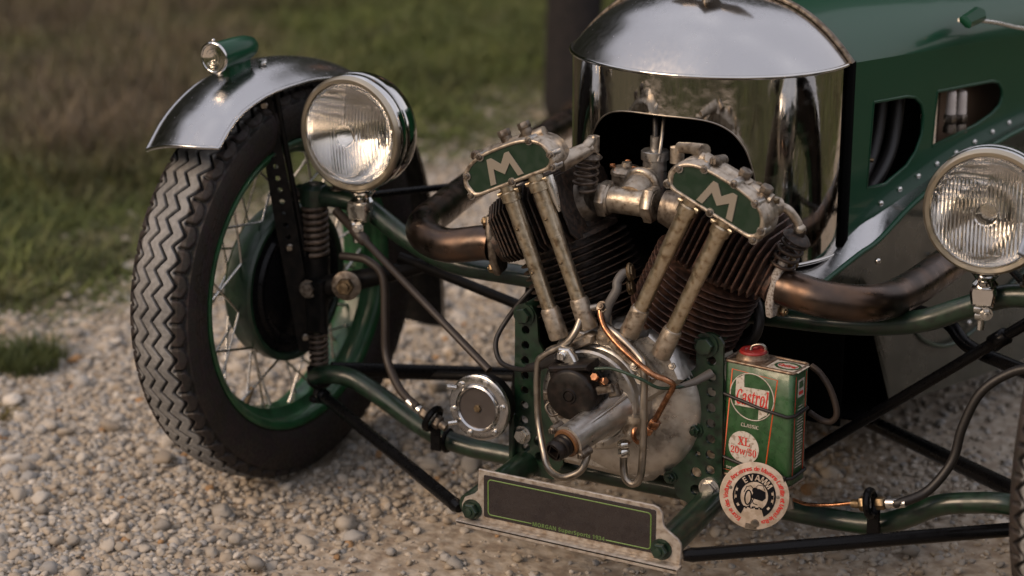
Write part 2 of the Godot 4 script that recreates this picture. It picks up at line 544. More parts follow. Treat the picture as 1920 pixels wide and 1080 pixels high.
func make_ground() -> void:
	var n := FastNoiseLite.new()
	n.seed = 5
	n.frequency = 0.01
	var fine := FastNoiseLite.new()
	fine.seed = 8
	fine.frequency = 0.12
	# far land: one sheet to the horizon
	var rows := []
	for i in 61:
		var row := []
		for j in 61:
			var x := (i - 30) / 30.0
			var z := (j - 30) / 30.0
			x = signf(x) * pow(absf(x), 2.6) * 160.0
			z = signf(z) * pow(absf(z), 2.6) * 160.0
			row.append(Vector3(x, -0.035 + 0.02 * n.get_noise_2d(x * 30, z * 30), z))
		rows.append(row)
	var o := put("ground", sheet(rows), M.soil, self)
	o.set_meta("label", "earthy grass-covered ground reaching out behind the gravel track")
	o.set_meta("category", "ground")
	o.set_meta("kind", "structure")
	rows = []
	for i in 121:
		var row := []
		for j in 161:
			var x := -2.1 + i * 0.034
			var z := -3.6 + j * 0.0425
			var y := 0.006 * n.get_noise_2d(x * 120, z * 120) + 0.004 * fine.get_noise_2d(x * 100, z * 100)
			var rim := minf(minf(x + 2.1, 1.98 - x), minf(z + 3.6, 3.2 - z))
			row.append(Vector3(x, y - 0.02 - 0.03 * (1.0 - smoothstep(0.0, 0.25, rim)) + 0.012, z))
		rows.append(row)
	o = put("gravel_track", sheet(rows), M.dust, self)
	o.set_meta("label", "dusty beige gravel track under the three-wheeler")
	o.set_meta("category", "track")
	o.set_meta("kind", "structure")

	# loose stones
	var kinds := []
	for k in 3:
		var b := MB.new()
		var rn := FastNoiseLite.new()
		rn.seed = 60 + k
		rn.frequency = 0.55
		var pr := []
		for i in 7:
			var row := []
			for j in 9:
				var th := PI * i / 6.0
				var p := Vector3(sin(th) * cos(TAU * j / 9.0), cos(th), sin(th) * sin(TAU * j / 9.0))
				p *= 0.5 * (1.0 + 0.55 * rn.get_noise_3dv(p * 1.6))
				p = p.snapped(Vector3.ONE * 0.2).lerp(p, 0.5)
				row.append(Vector3(p.x, p.y * 0.7, p.z * 0.85))
			pr.append(row)
		b.grid(pr, true)
		kinds.append(b.mesh())
	var xfs := [[], [], []]
	var cols := [[], [], []]
	for i in 560000:
		var x := rng.randf_range(-1.95, 1.75)
		var z := -3.2 + 4.6 * pow(rng.randf(), 0.75)
		var left := x - edge_x(z)
		if left < 0.0 and rng.randf() > exp(left * 9.0):
			continue
		var dens := 0.78 + 0.8 * n.get_noise_2d(x * 70 + 40, z * 70)
		# packed wheel ruts and the dusty strip under and right of the car
		dens -= 0.5 * exp(-pow((x + 0.72) / 0.22, 2.0)) * smoothstep(0.6, -0.2, z)
		dens -= 0.62 * smoothstep(-0.55, -0.1, x) * smoothstep(-1.4, -0.5, z)
		dens -= 0.3 * smoothstep(-0.75, -0.4, x) * smoothstep(-0.25, 0.1, z)
		dens = maxf(dens, 0.05 + 0.09 * n.get_noise_2d(x * 330, z * 330 + 50))
		if rng.randf() > dens:
			continue
		var s := 0.0042 + 0.0145 * pow(rng.randf(), 2.6)
		if rng.randf() < 0.04:
			s *= rng.randf_range(1.3, 2.4)
		if x > 0.1:
			s *= 0.85
		var bs := Basis.from_euler(Vector3(rng.randf_range(-0.5, 0.5), rng.randf() * TAU, rng.randf_range(-0.5, 0.5))).scaled(Vector3.ONE * s)
		bs = bs * Basis.from_scale(Vector3(rng.randf_range(0.8, 1.35), rng.randf_range(0.75, 1.1), 1.0))
		var y := 0.006 * n.get_noise_2d(x * 120, z * 120) - 0.008
		var c := K(0.43, 0.395, 0.35)
		var pick := rng.randf()
		if pick < 0.3:
			c = K(0.38, 0.33, 0.27)
		elif pick < 0.52:
			c = K(0.37, 0.365, 0.36)
		elif pick < 0.6:
			c = K(0.56, 0.53, 0.49)
		elif pick < 0.608:
			c = K(0.37, 0.23, 0.12)
		c = c * K(1.1, 1.075, 1.03) * rng.randf_range(0.72, 1.12)
		var k := rng.randi() % 3
		xfs[k].append(Transform3D(bs, Vector3(x, y + s * rng.randf_range(-0.02, 0.34), z)))
		cols[k].append(c)
	var gravel := Node3D.new()
	gravel.name = "gravel"
	add_child(gravel)
	gravel.set_meta("kind", "stuff")
	gravel.set_meta("label", "loose pale limestone gravel strewn over the track")
	gravel.set_meta("category", "gravel")
	for k in 3:
		many("gravel_layer", kinds[k], xfs[k], cols[k], M.stone, gravel)

	# a few larger stones that stand out
	var big := [[-1.06, 0.22, 0.03], [-1.22, 0.12, 0.027], [-0.92, 0.35, 0.024], [-0.66, 0.22, 0.035], [-0.71, 0.31, 0.03], [-0.58, 0.3, 0.028], [-1.33, -0.05, 0.03], [-1.5, -0.32, 0.042], [-1.44, -0.38, 0.038], [-1.26, -0.42, 0.034], [-0.8, 0.42, 0.026], [-0.5, 0.36, 0.03], [0.42, 0.2, 0.028], [0.36, -0.15, 0.03]]
	for i in big.size():
		var st := put("stone", kinds[i % 3], M.stone, self)
		var sm := M.stone.duplicate() as StandardMaterial3D
		sm.vertex_color_use_as_albedo = false
		sm.albedo_color = (K(0.36, 0.33, 0.29) * (0.8 + 0.04 * (i * 5 % 9))).linear_to_srgb()
		st.set_surface_override_material(0, sm)
		st.position = Vector3(big[i][0], 0.004, big[i][1])
		st.rotation.y = i * 1.7
		st.scale = Vector3.ONE * float(big[i][2])
		st.set_meta("label", "pale limestone pebble larger than the gravel round it")
		st.set_meta("category", "stone")
		st.set_meta("group", "larger stones in the gravel")

	# grass
	var blade_kinds := []
	for k in 3:
		var st := SurfaceTool.new()
		st.begin(Mesh.PRIMITIVE_TRIANGLES)
		var r2 := RandomNumberGenerator.new()
		r2.seed = 300 + k
		for q in 9:
			var a := r2.randf() * TAU
			var out := Vector3(cos(a), 0, sin(a))
			var side := Vector3(-out.z, 0, out.x) * r2.randf_range(0.012, 0.024)
			var base := out * r2.randf() * 0.25 + Vector3(r2.randf_range(-0.2, 0.2), 0, r2.randf_range(-0.2, 0.2))
			var h := r2.randf_range(0.55, 1.0)
			var lean := r2.randf_range(0.15, 0.9)
			var p1 := base + Vector3(0, h * 0.55, 0) + out * lean * 0.3
			var p2 := base + Vector3(0, h, 0) + out * lean
			for v: Vector3 in [base - side, base + side, p1 + side * 0.8, base - side, p1 + side * 0.8, p1 - side * 0.8, p1 - side * 0.8, p1 + side * 0.8, p2]:
				st.add_vertex(v)
		st.generate_normals()
		blade_kinds.append(st.commit())
	xfs = [[], [], []]
	cols = [[], [], []]
	var hue := FastNoiseLite.new()
	hue.seed = 15
	hue.frequency = 0.012
	for i in 104000:
		var x: float
		var z: float
		if i < 76000:
			x = -1.32 - 4.4 * pow(rng.randf(), 1.3)
			z = rng.randf_range(-6.2, 1.2)
		elif i < 88000:
			x = rng.randf_range(-3.0, 2.0)
			z = rng.randf_range(-6.5, -3.3)
		elif i < 98000:
			x = 1.75 + 4.5 * pow(rng.randf(), 1.3)
			z = rng.randf_range(-5.0, 5.0)
		else:
			x = rng.randf_range(-4.5, 2.5)
			z = 3.0 + 4.0 * rng.randf()
		var e := edge_x(z) - x
		var tuft := hue.get_noise_2d(x * 130, z * 130)
		if i < 76000 and e < 0.22 and tuft + e * 2.6 < -0.02:
			continue
		var green := clampf(0.5 + 0.75 * hue.get_noise_2d(x * 55 + 300, z * 55), 0.0, 1.0)
		if i < 88000:
			var u := x * 0.885 - z * 0.466
			green += 0.9 * smoothstep(-1.15, -0.55, u) * smoothstep(-0.9, -1.7, z) - 0.45 * smoothstep(-0.85, -1.4, u)
		else:
			green += 0.3
		green += 0.75 * smoothstep(-1.9, -1.0, z) * (1.0 - smoothstep(0.4, 1.6, e)) if i < 76000 else 0.0
		green = clampf(green, 0.0, 1.0)
		var blot := 0.78 + 0.75 * hue.get_noise_2d(x * 420 - 90, z * 420) + 0.3 * hue.get_noise_2d(x * 140, z * 140 + 70)
		var dry := K(0.155, 0.12, 0.078) if rng.randf() < 0.75 else K(0.24, 0.185, 0.115)
		var live := K(0.098, 0.13, 0.026) if rng.randf() < 0.7 else K(0.17, 0.19, 0.048)
		var c := dry.lerp(live, clampf(green + rng.randf_range(-0.3, 0.3) + 0.5 * hue.get_noise_2d(x * 260 + 11, z * 260), 0, 1)) * rng.randf_range(0.7, 1.25) * clampf(blot, 0.35, 1.4)
		var h := lerpf(0.13, 0.075, clampf(green, 0, 1)) * rng.randf_range(0.5, 1.4) * (0.45 + 0.55 * smoothstep(0.0, 0.8, e) if i < 76000 else 0.7)
		var w := rng.randf_range(0.11, 0.19)
		var bs := Basis(Vector3.UP, rng.randf() * TAU) * Basis.from_scale(Vector3(w, h, w))
		var k := rng.randi() % 3
		xfs[k].append(Transform3D(bs, Vector3(x, -0.03, z)))
		cols[k].append(c)
	var grass := Node3D.new()
	grass.name = "grass"
	add_child(grass)
	grass.set_meta("kind", "stuff")
	grass.set_meta("label", "mixed dry brown and green grass on the verges of the track")
	grass.set_meta("category", "grass")
	for k in 3:
		many("grass_layer", blade_kinds[k], xfs[k], cols[k], M.grass, grass)

	# tufts growing at the edge of the gravel, each one by itself
	var tufts := [[-1.43, -0.2, 0.15, 150, "dark green grass tuft in the gravel at the left edge of the picture"], [-1.26, -0.9, 0.11, 60, "thin grass tuft in the gravel just left of the tyre"], [-1.27, 0.05, 0.05, 22, "tiny yellowish weed in the gravel below the dark green tuft"], [0.31, 0.12, 0.09, 40, "small flat weed on bare soil beneath the round badge"], [-0.12, 0.5, 0.05, 24, "small weed on the soil just in front of the number plate"]]
	for tf in tufts:
		var st := SurfaceTool.new()
		st.begin(Mesh.PRIMITIVE_TRIANGLES)
		var rad: float = tf[2]
		for q in int(tf[3]):
			var a := rng.randf() * TAU
			var rr := rad * 0.5 * sqrt(rng.randf())
			var bs := Basis(Vector3.UP, rng.randf() * TAU) * Basis.from_scale(Vector3(0.07, rad * rng.randf_range(0.2, 0.45), 0.07))
			st.append_from(blade_kinds[q % 3], 0, Transform3D(bs, Vector3(cos(a) * rr, -0.01, sin(a) * rr)))
		var tm := M.grass.duplicate() as StandardMaterial3D
		tm.vertex_color_use_as_albedo = false
		tm.albedo_color = (K(0.16, 0.13, 0.04) if "yellow" in tf[4] else K(0.055, 0.075, 0.022)).linear_to_srgb()
		var to := MeshInstance3D.new()
		to.name = "grass_tuft"
		to.mesh = st.commit()
		to.set_surface_override_material(0, tm)
		add_child(to, true)
		to.position = Vector3(tf[0], 0, tf[1])
		to.set_meta("label", tf[4])
		to.set_meta("category", "grass tuft")
		to.set_meta("group", "tufts along the edge of the gravel")

	# the wood round the meadow: one mass, seen only mirrored in the chrome
	xfs = [[], [], []]
	cols = [[], [], []]
	for i in 16000:
		var a := rng.randf() * TAU
		var clump := 0.5 + 0.5 * sin(a * 9.0 + 1.3) * sin(a * 4.0)
		var near := smoothstep(2.3, 2.8, a) * (1.0 - smoothstep(4.6, 5.1, a))
		var d := rng.randf_range(24.0, 31.0) * lerpf(1.0, 0.47, near)
		var y := rng.randf() * (2.6 + 4.2 * clump + 3.2 * near)
		var s := rng.randf_range(0.7, 1.6)
		var k := rng.randi() % 3
		xfs[k].append(Transform3D(Basis.from_euler(Vector3(rng.randf() * 6, rng.randf() * 6, rng.randf() * 6)).scaled(Vector3.ONE * s), Vector3(cos(a) * d, y, sin(a) * d)))
		cols[k].append(K(0.045, 0.06, 0.02) * rng.randf_range(0.6, 1.3))
	var leafy := []
	for k in 3:
		var st := SurfaceTool.new()
		st.begin(Mesh.PRIMITIVE_TRIANGLES)
		for q in 26:
			var c := Vector3(rng.randf_range(-0.5, 0.5), rng.randf_range(-0.5, 0.5), rng.randf_range(-0.5, 0.5))
			var bs := Basis.from_euler(Vector3(rng.randf() * 6, rng.randf() * 6, rng.randf() * 6)) * 0.17
			for v: Vector3 in [Vector3(-1, 0, 0), Vector3(0, 0.2, -0.6), Vector3(1, 0, 0), Vector3(-1, 0, 0), Vector3(1, 0, 0), Vector3(0, 0.2, 0.6)]:
				st.add_vertex(c + bs * v)
		st.generate_normals()
		leafy.append(st.commit())
	var wood := Node3D.new()
	wood.name = "woodland"
	add_child(wood)
	wood.set_meta("kind", "stuff")
	wood.set_meta("label", "far-off leafy wood round the meadow")
	wood.set_meta("category", "woodland")
	for k in 3:
		many("foliage", leafy[k], xfs[k], cols[k], M.grass, wood)


func many(called: String, mesh: Mesh, xfs: Array, cols: Array, m: Material, parent: Node) -> void:
	var mm := MultiMesh.new()
	mm.transform_format = MultiMesh.TRANSFORM_3D
	mm.use_colors = true
	mm.mesh = mesh
	mm.instance_count = xfs.size()
	for i in xfs.size():
		mm.set_instance_transform(i, xfs[i])
		mm.set_instance_color(i, cols[i])
	var o := MultiMeshInstance3D.new()
	o.name = called
	o.multimesh = mm
	o.material_override = m
	o.set_meta("kind", "stuff")
	parent.add_child(o, true)


# ------------------------------------------------------------------ wheels and front suspension
const WHEEL_X := 0.68
const STEER := -0.063


func tread_depth(phi: float, s: float) -> float:   # 0 on top of the tread, 1 at the bottom of a groove
	var k := 52.0
	var u := fposmod(phi / TAU * k, 1.0)
	var tri := (absf(u - 0.5) * 4.0 - 1.0)
	var zig := clampf(tri * 1.1, -1.0, 1.0) * 0.0074
	var best := 9.0
	for c in [-0.0345, -0.0115, 0.0115, 0.0345]:
		best = minf(best, absf(s - c - zig * (1.0 if absf(c) > 0.03 or c == 0.0 else 1.0)))
	var g := 1.0 - smoothstep(0.0022, 0.003, best)
	var out := absf(s)
	if out > 0.034 and out < 0.061:   # slots between the shoulder blocks
		var du: float = absf(fposmod(u + (0.5 if s > 0 else 0.0) + 0.5, 1.0) - 0.5) * TAU * 0.33 / k
		g = maxf(g, (1.0 - smoothstep(0.0013, 0.0025, du)) * smoothstep(0.034, 0.037, out) * (1.0 - smoothstep(0.056, 0.061, out)))
		# rounded outer end of every block
		var dv: float = absf(fposmod(u + (0.5 if s > 0 else 0.0), 1.0) - 0.5)
		g = maxf(g, 0.75 * smoothstep(0.0, 0.006, out - (0.058 - 0.012 * pow(dv * 2.0, 2.0))))
	return g


func tyre_mesh() -> ArrayMesh:
	# half section: arc length -> (x, r)
	var half := []
	for i in 46:
		var s := 0.0459 * i / 45.0
		half.append([s, Vector2(s, 0.33 - 4.2 * s * s), s])
	var side := [Vector2(0.0459, 0.3212), Vector2(0.0525, 0.313), Vector2(0.0563, 0.303), Vector2(0.0582, 0.291), Vector2(0.058, 0.28), Vector2(0.0562, 0.27), Vector2(0.0525, 0.259), Vector2(0.047, 0.25), Vector2(0.042, 0.2445), Vector2(0.037, 0.241)]
	var acc := 0.0459
	for i in side.size() - 1:
		for j in range(1, 6):
			var p: Vector2 = (side[i] as Vector2).cubic_interpolate(side[i + 1], side[maxi(i - 1, 0)], side[mini(i + 2, side.size() - 1)], j / 5.0)
			acc += p.distance_to(half.back()[1])
			half.append([acc, p, acc])
	var full := []
	for i in range(half.size() - 1, 0, -1):
		full.append([-half[i][0], Vector2(-half[i][1].x, half[i][1].y)])
	for h in half:
		full.append([h[0], h[1]])
	var nrm := []
	for i in full.size():
		var d: Vector2 = (full[mini(i + 1, full.size() - 1)][1] - full[maxi(i - 1, 0)][1]).normalized()
		nrm.append(Vector2(-d.y, d.x))
	var N := 920
	var rows := []
	var cols := []
	var dust := FastNoiseLite.new()
	dust.seed = 4
	dust.frequency = 9.0
	for i in N:
		var phi := TAU * i / N
		var row := []
		var crow := []
		for j in full.size():
			var s: float = full[j][0]
			var g := tread_depth(phi, s) if absf(s) < 0.07 else 0.0
			var dep := 0.006 * g
			var out := absf(s)
			if out > 0.082 and out < 0.11:   # fine rings moulded into the wall
				dep += 0.0006 * (0.5 + 0.5 * sin((out - 0.082) * 900.0))
			var p: Vector2 = full[j][1] - nrm[j] * dep
			row.append(Vector3(p.x, p.y * cos(phi), p.y * sin(phi)))
			var nz := dust.get_noise_3d(s, cos(phi) * 0.33, sin(phi) * 0.33)
			var worn := (1.0 - smoothstep(0.033, 0.0385, out + 0.007 * nz)) * (1.0 - g)
			var c := K(0.018, 0.012, 0.0095) * (1.0 + 0.6 * nz)
			if out < 0.062:
				c = K(0.027, 0.02, 0.0165) * (1.0 + 0.6 * nz)
			c = c.lerp(K(0.007, 0.006, 0.0055), g)
			c = c.lerp(K(0.235, 0.232, 0.225) * (1.0 + 0.55 * nz), worn)
			crow.append(c)
		rows.append(row)
		cols.append(crow)
	return sheet(rows, true, cols)


func make_wheel(center: Vector3, inner: float, tm: Mesh, label: String) -> void:
	var w := part("wheel", car, label)
	w.position = center
	w.rotation.y = STEER if inner > 0 else STEER + PI
	var ax := Transform3D(Basis(Vector3(0, 0, -1), Vector3.UP, Vector3.RIGHT), Vector3.ZERO)   # local z -> +x (inwards)
	put("tyre", tm, M.rubber, w)
	var b := MB.new()
	b.lathe([Vector2(0.244, 0.041), Vector2(0.2435, 0.0445), Vector2(0.24, 0.046), Vector2(0.236, 0.0445), Vector2(0.231, 0.0415), Vector2(0.2285, 0.036), Vector2(0.228, 0.024), Vector2(0.222, 0.018), Vector2(0.214, 0.013), Vector2(0.213, -0.013), Vector2(0.222, -0.018), Vector2(0.228, -0.024), Vector2(0.2285, -0.036), Vector2(0.231, -0.0415), Vector2(0.236, -0.0445), Vector2(0.24, -0.046), Vector2(0.2435, -0.0445), Vector2(0.244, -0.041), Vector2(0.238, -0.038), Vector2(0.234, -0.034), Vector2(0.233, 0.0), Vector2(0.234, 0.034), Vector2(0.238, 0.038)], ax, 96, true)
	put("rim", b, M.wheel_green, w)
	b = MB.new()
	b.lathe([Vector2(0.117, 0.028), Vector2(0.12, 0.033), Vector2(0.127, 0.034), Vector2(0.131, 0.03), Vector2(0.131, 0.012), Vector2(0.127, 0.006), Vector2(0.1265, -0.016), Vector2(0.118, -0.026), Vector2(0.06, -0.034), Vector2(0.036, -0.05), Vector2(0.033, -0.07), Vector2(0.045, -0.072), Vector2(0.045, -0.078), Vector2(0.02, -0.082), Vector2(0.0, -0.083), Vector2(0.0, -0.02), Vector2(0.117, -0.012)], ax, 64, true)
	put("brake_drum", b, M.drum_green, w)
	b = MB.new()
	b.lathe([Vector2(0, 0.044), Vector2(0.05, 0.043), Vector2(0.075, 0.038), Vector2(0.088, 0.034), Vector2(0.093, 0.037), Vector2(0.1, 0.037), Vector2(0.104, 0.031), Vector2(0.116, 0.03), Vector2(0.116, 0.018), Vector2(0, 0.018)], ax, 64)
	put("backing_plate", b, M.black, w)
	for i in 40:
		var inn := i % 2 == 0
		var a := TAU * i / 40.0
		var sgn := 1.0 if (i / 2) % 2 == 0 else -1.0
		var hub_r := 0.124 if inn else 0.043
		var hub_x := 0.009 if inn else -0.075
		var ha := a + sgn * (0.52 if inn else 1.15)
		var p0 := Vector3(hub_x, hub_r * cos(ha), hub_r * sin(ha))
		var p1 := Vector3(0.006 if inn else -0.006, 0.216 * cos(a), 0.216 * sin(a))
		b = MB.new()
		b.tube([p0, p1], 0.0022, 6)
		b.tube([p1.lerp(p0, 0.1), p1], 0.0032, 6)
		put("spoke", b, M.bright_steel, w)
	b = MB.new()
	b.tube([Vector3(0.004, 0.213 * cos(2.6), 0.213 * sin(2.6)), Vector3(0.006, 0.185 * cos(2.6), 0.185 * sin(2.6))], 0.004, 8)
	put("valve_stem", b, M.brass, w)


func make_suspension(s: float) -> void:   # s = -1 left in the picture, +1 right
	var side := "kingpin left of the engine" if s < 0 else "kingpin right of the engine"
	var kx := 0.598 * s
	var z := 0.02
	var k := part("sliding_pillar", car, side)
	var b := MB.new()
	rod(b, Vector3(kx, 0.17, z), Vector3(kx, 0.51, z), 0.009)
	put("pillar", b, M.steel, k)
	b = MB.new()
	coil(b, Vector3(kx, 0.392, z), Vector3(kx, 0.474, z), 0.0185, 0.0042, 7.5)
	put("main_spring", b, M.spring, k)
	b = MB.new()
	coil(b, Vector3(kx, 0.196, z), Vector3(kx, 0.262, z), 0.0135, 0.0033, 7.0)
	put("rebound_spring", b, M.spring, k)
	b = MB.new()   # stub carrier between the two springs
	b.lathe([Vector2(0, 0.262), Vector2(0.016, 0.262), Vector2(0.017, 0.3), Vector2(0.021, 0.31), Vector2(0.023, 0.345), Vector2(0.021, 0.37), Vector2(0.022, 0.376), Vector2(0.022, 0.388), Vector2(0, 0.388)], Transform3D(Basis(Vector3.RIGHT, Vector3(0, 0, -1), Vector3.UP), Vector3(kx, 0, z)), 20)
	b.tube([Vector3(kx, 0.33, z), Vector3(0.655 * s, 0.33, z - 0.01)], [0.019, 0.024], 14)
	b.box(Vector3(kx - 0.012 * s, 0.31, z + 0.022), Vector3(0.035, 0.09, 0.016), Basis(), 0.004)
	put("stub_axle", b, M.black_dusty, k)
	b = MB.new()
	b.bolt(along(Vector3(kx + 0.003, 0.34, z + 0.03), Vector3(0.3, 0.1, 1)), 0.011)
	put("bolt", b, M.dull_steel, k)
	b = MB.new()   # steering arm
	if s < 0:
		b.tube([Vector3(kx, 0.33, z), Vector3(kx - 0.05 * s, 0.35, 0.03), Vector3(kx - 0.12 * s, 0.365, -0.02), Vector3(kx - 0.19 * s, 0.385, -0.07)], [0.02, 0.018, 0.014, 0.012], 12)
	if s < 0:
		put("steering_arm", b, M.black_dusty, k)
	if s < 0:
		arm_nut(k, along(Vector3(kx + 0.073, 0.355, 0.045), Vector3(0.35, 0.1, 1)))
	b = MB.new()   # top lug
	b.lathe([Vector2(0, -0.014), Vector2(0.022, -0.014), Vector2(0.024, -0.008), Vector2(0.024, 0.014), Vector2(0.018, 0.02), Vector2(0, 0.02)], Transform3D(Basis(Vector3.RIGHT, Vector3(0, 0, -1), Vector3.UP), Vector3(kx, 0.487, z)), 20)
	b.tube([Vector3(kx - 0.03 * s, 0.492, z), Vector3(kx + 0.03 * s, 0.49, z)], 0.014, 12)
	put("top_lug", b, M.chassis_green, k)
	b = MB.new()
	b.bolt(along(Vector3(kx + 0.026 * s, 0.49, z + 0.012), Vector3(0.2, 0.1, 1)), 0.008)
	put("bolt", b, M.dull_steel, k)
	b = MB.new()
	b.bolt(along(Vector3(kx - 0.045 * s, 0.503, z), Vector3.UP), 0.009, 0.014)
	put("bolt", b, M.dull_steel, k)
	b = MB.new()   # lower lug
	b.lathe([Vector2(0, -0.02), Vector2(0.016, -0.02), Vector2(0.021, -0.014), Vector2(0.021, 0.012), Vector2(0.014, 0.016), Vector2(0, 0.016)], Transform3D(Basis(Vector3.RIGHT, Vector3(0, 0, -1), Vector3.UP), Vector3(kx, 0.184, z)), 18)
	b.tube([Vector3(kx, 0.172, z), Vector3(kx, 0.148, z + 0.01)], 0.008, 8)
	b.hexagon(along(Vector3(kx, 0.15, z + 0.01), Vector3.DOWN), 0.013, 0.01)
	put("lower_lug", b, M.black_dusty, k)


func arm_nut(k: Node3D, nx: Transform3D) -> void:
	var b := MB.new()
	b.lathe([Vector2(0, 0), Vector2(0.024, 0), Vector2(0.024, 0.006), Vector2(0.019, 0.008), Vector2(0, 0.008)], nx, 24)
	put("washer", b, M.dull_steel, k)
	b = MB.new()
	b.hexagon(nx.translated_local(Vector3(0, 0, 0.008)), 0.0145, 0.012)
	b.lathe([Vector2(0, 0.02), Vector2(0.008, 0.02), Vector2(0.008, 0.027), Vector2(0, 0.028)], nx, 12)
	put("nut", b, M.brass, k)


func make_front_frame() -> void:
	var up := [Vector3(-0.598, 0.489, 0.02), Vector3(-0.55, 0.489, 0.02), Vector3(-0.498, 0.479, 0.02), Vector3(-0.43, 0.441, 0.02), Vector3(-0.345, 0.411, 0.02), Vector3(-0.24, 0.407, 0.02), Vector3(0.0, 0.405, 0.02), Vector3(0.18, 0.405, 0.02), Vector3(0.3085, 0.4112, 0.02), Vector3(0.4014, 0.4286, 0.02), Vector3(0.4608, 0.4556, 0.02), Vector3(0.5187, 0.4825, 0.02), Vector3(0.56, 0.489, 0.02), Vector3(0.598, 0.489, 0.02)]
	tube("upper_axle_tube", smooth(up, 5), 0.0165, M.chassis_green, car, 16)
	var lo := [Vector3(-0.598, 0.184, 0.03), Vector3(-0.56, 0.2, 0.05), Vector3(-0.5163, 0.2, 0.05), Vector3(-0.4665, 0.18, 0.05), Vector3(-0.378, 0.137, 0.05), Vector3(-0.31, 0.122, 0.05), Vector3(-0.22, 0.12, 0.05), Vector3(0, 0.12, 0.05), Vector3(0.2353, 0.12, 0.05), Vector3(0.3, 0.12, 0.05), Vector3(0.3654, 0.125, 0.05), Vector3(0.4118, 0.1451, 0.05), Vector3(0.4568, 0.1726, 0.05), Vector3(0.51, 0.187, 0.05), Vector3(0.555, 0.194, 0.05), Vector3(0.598, 0.184, 0.03)]
	tube("lower_axle_tube", smooth(lo, 5), 0.0155, M.chassis_green, car, 16)
	for s: float in [-1.0, 1.0]:
		var b := MB.new()
		var a := Vector3(0.572 * s, 0.16, 0.05)
		var c := Vector3(0.176 * s, 0.138, 0.305)
		b.tube([a, a.lerp(c, 0.02), a.lerp(c, 0.96), a.lerp(c, 0.975), c], [0.009, 0.01, 0.01, 0.0105, 0.007], 12)
		b.ball(a, 0.013)
		put("brace_rod", b, M.black, car)
		b = MB.new()   # damper stay down to the frame
		var p := Vector3(0.545 * s, 0.474, 0.04)
		var q := Vector3(0.205 * s, 0.3, 0.16) if s < 0 else Vector3(0.18, 0.29, 0.02)
		if s < 0:
			b.tube([p, p.lerp(q, 0.12), p.lerp(q, 0.125), p.lerp(q, 0.2), p.lerp(q, 0.205), q], [0.0075, 0.0075, 0.0095, 0.0095, 0.006, 0.006], 10)
			put("stay_rod", b, M.hose_brown, car)
		# lower radius rods run back to the chassis
		tube("radius_rod", [Vector3(0.575 * s, 0.197, 0.02), Vector3(0.169 * s, 0.115, -0.4)], 0.0125, M.black, car, 12)
		# steering rods
	tube("track_rod", [Vector3(-0.4725, 0.3901, -0.03), Vector3(-0.2, 0.295, -0.1), Vector3(-0.1, 0.26, -0.1)], 0.0085, M.black_dusty, car, 12)
	tube("track_rod", [Vector3(-0.58, 0.15, -0.1), Vector3(-0.2, 0.205, -0.1)], 0.008, M.black_dusty, car, 12)
	var sb := MB.new()
	var r0 := Vector3(0.17, 0.122, -0.1)
	var r1 := Vector3(0.55, 0.438, -0.04)
	sb.tube([r0, r1], 0.0085, 12)
	sb.tube([r0.lerp(r1, 0.84), r0.lerp(r1, 0.845), r0.lerp(r1, 0.9), r0.lerp(r1, 0.905)], [0.009, 0.0125, 0.0125, 0.009], 12)
	put("steering_rod", sb, M.black, car)
	tube("steering_drag_link", smooth([Vector3(0.24, 0.355, -0.25), Vector3(0.33, 0.372, -0.2), Vector3(0.4, 0.38, -0.14), Vector3(0.44, 0.365, -0.1), Vector3(0.49, 0.36, -0.07), Vector3(0.6, 0.362, 0.0)], 4), 0.0105, M.black, car, 12)
	# side chassis tubes to the number plate
	for s: float in [-1.0, 1.0]:
		var b := MB.new()
		b.tube([Vector3(0.15 * s + 0.003, 0.163, 0.02), Vector3(0.15 * s + 0.003, 0.158, 0.155), Vector3(0.152 * s, 0.149, 0.312)], 0.0205, 20)
		put("chassis_tube", b, M.chassis_green, car)
	# brake hoses with their unions
	tube("brake_hose", smooth([Vector3(-0.5437, 0.397, 0.03), Vector3(-0.52, 0.398, 0.03), Vector3(-0.4938, 0.3957, 0.03), Vector3(-0.4666, 0.3723, 0.03), Vector3(-0.4581, 0.3053, 0.04), Vector3(-0.4503, 0.2468, 0.05), Vector3(-0.4085, 0.2094, 0.08), Vector3(-0.365, 0.193, 0.1)], 7), 0.0068, M.hose_brown, car, 12)
	tube("brake_hose", smooth([Vector3(0.62, 0.395, 0.03), Vector3(0.5866, 0.3934, 0.03), Vector3(0.5434, 0.3808, 0.03), Vector3(0.5037, 0.3477, 0.04), Vector3(0.4836, 0.2962, 0.05), Vector3(0.4746, 0.2463, 0.06), Vector3(0.4488, 0.2045, 0.08), Vector3(0.4176, 0.1881, 0.1), Vector3(0.407, 0.185, 0.1)], 7), 0.0068, M.hose, car, 12)
	for s: float in [-1.0, 1.0]:
		var u := part("hose_union", car)
		var o := Vector3(0.34 * s, 0.18, 0.1) if s < 0 else Vector3(0.375, 0.178, 0.1)
		var dx := Vector3(-0.95 * s, -0.2, 0) if s > 0 else Vector3(0.9, -0.35, 0.1)
		var xf := along(o, dx)
		var b := MB.new()
		b.hexagon(xf.translated_local(Vector3(0, 0, -0.02)), 0.0095, 0.013)
		b.hexagon(xf.translated_local(Vector3(0, 0, 0.006)), 0.011, 0.012)
		b.lathe([Vector2(0, 0.018), Vector2(0.007, 0.018), Vector2(0.006, 0.03), Vector2(0, 0.03)], xf, 12)
		put("union_nut", b, M.brass if s > 0 else M.dull_steel, u)
		b = MB.new()
		b.lathe([Vector2(0, -0.05), Vector2(0.006, -0.05), Vector2(0.0075, -0.04), Vector2(0.0075, -0.022), Vector2(0, -0.02)], xf, 12)
		put("ferrule", b, M.bright_steel, u)
		b = MB.new()
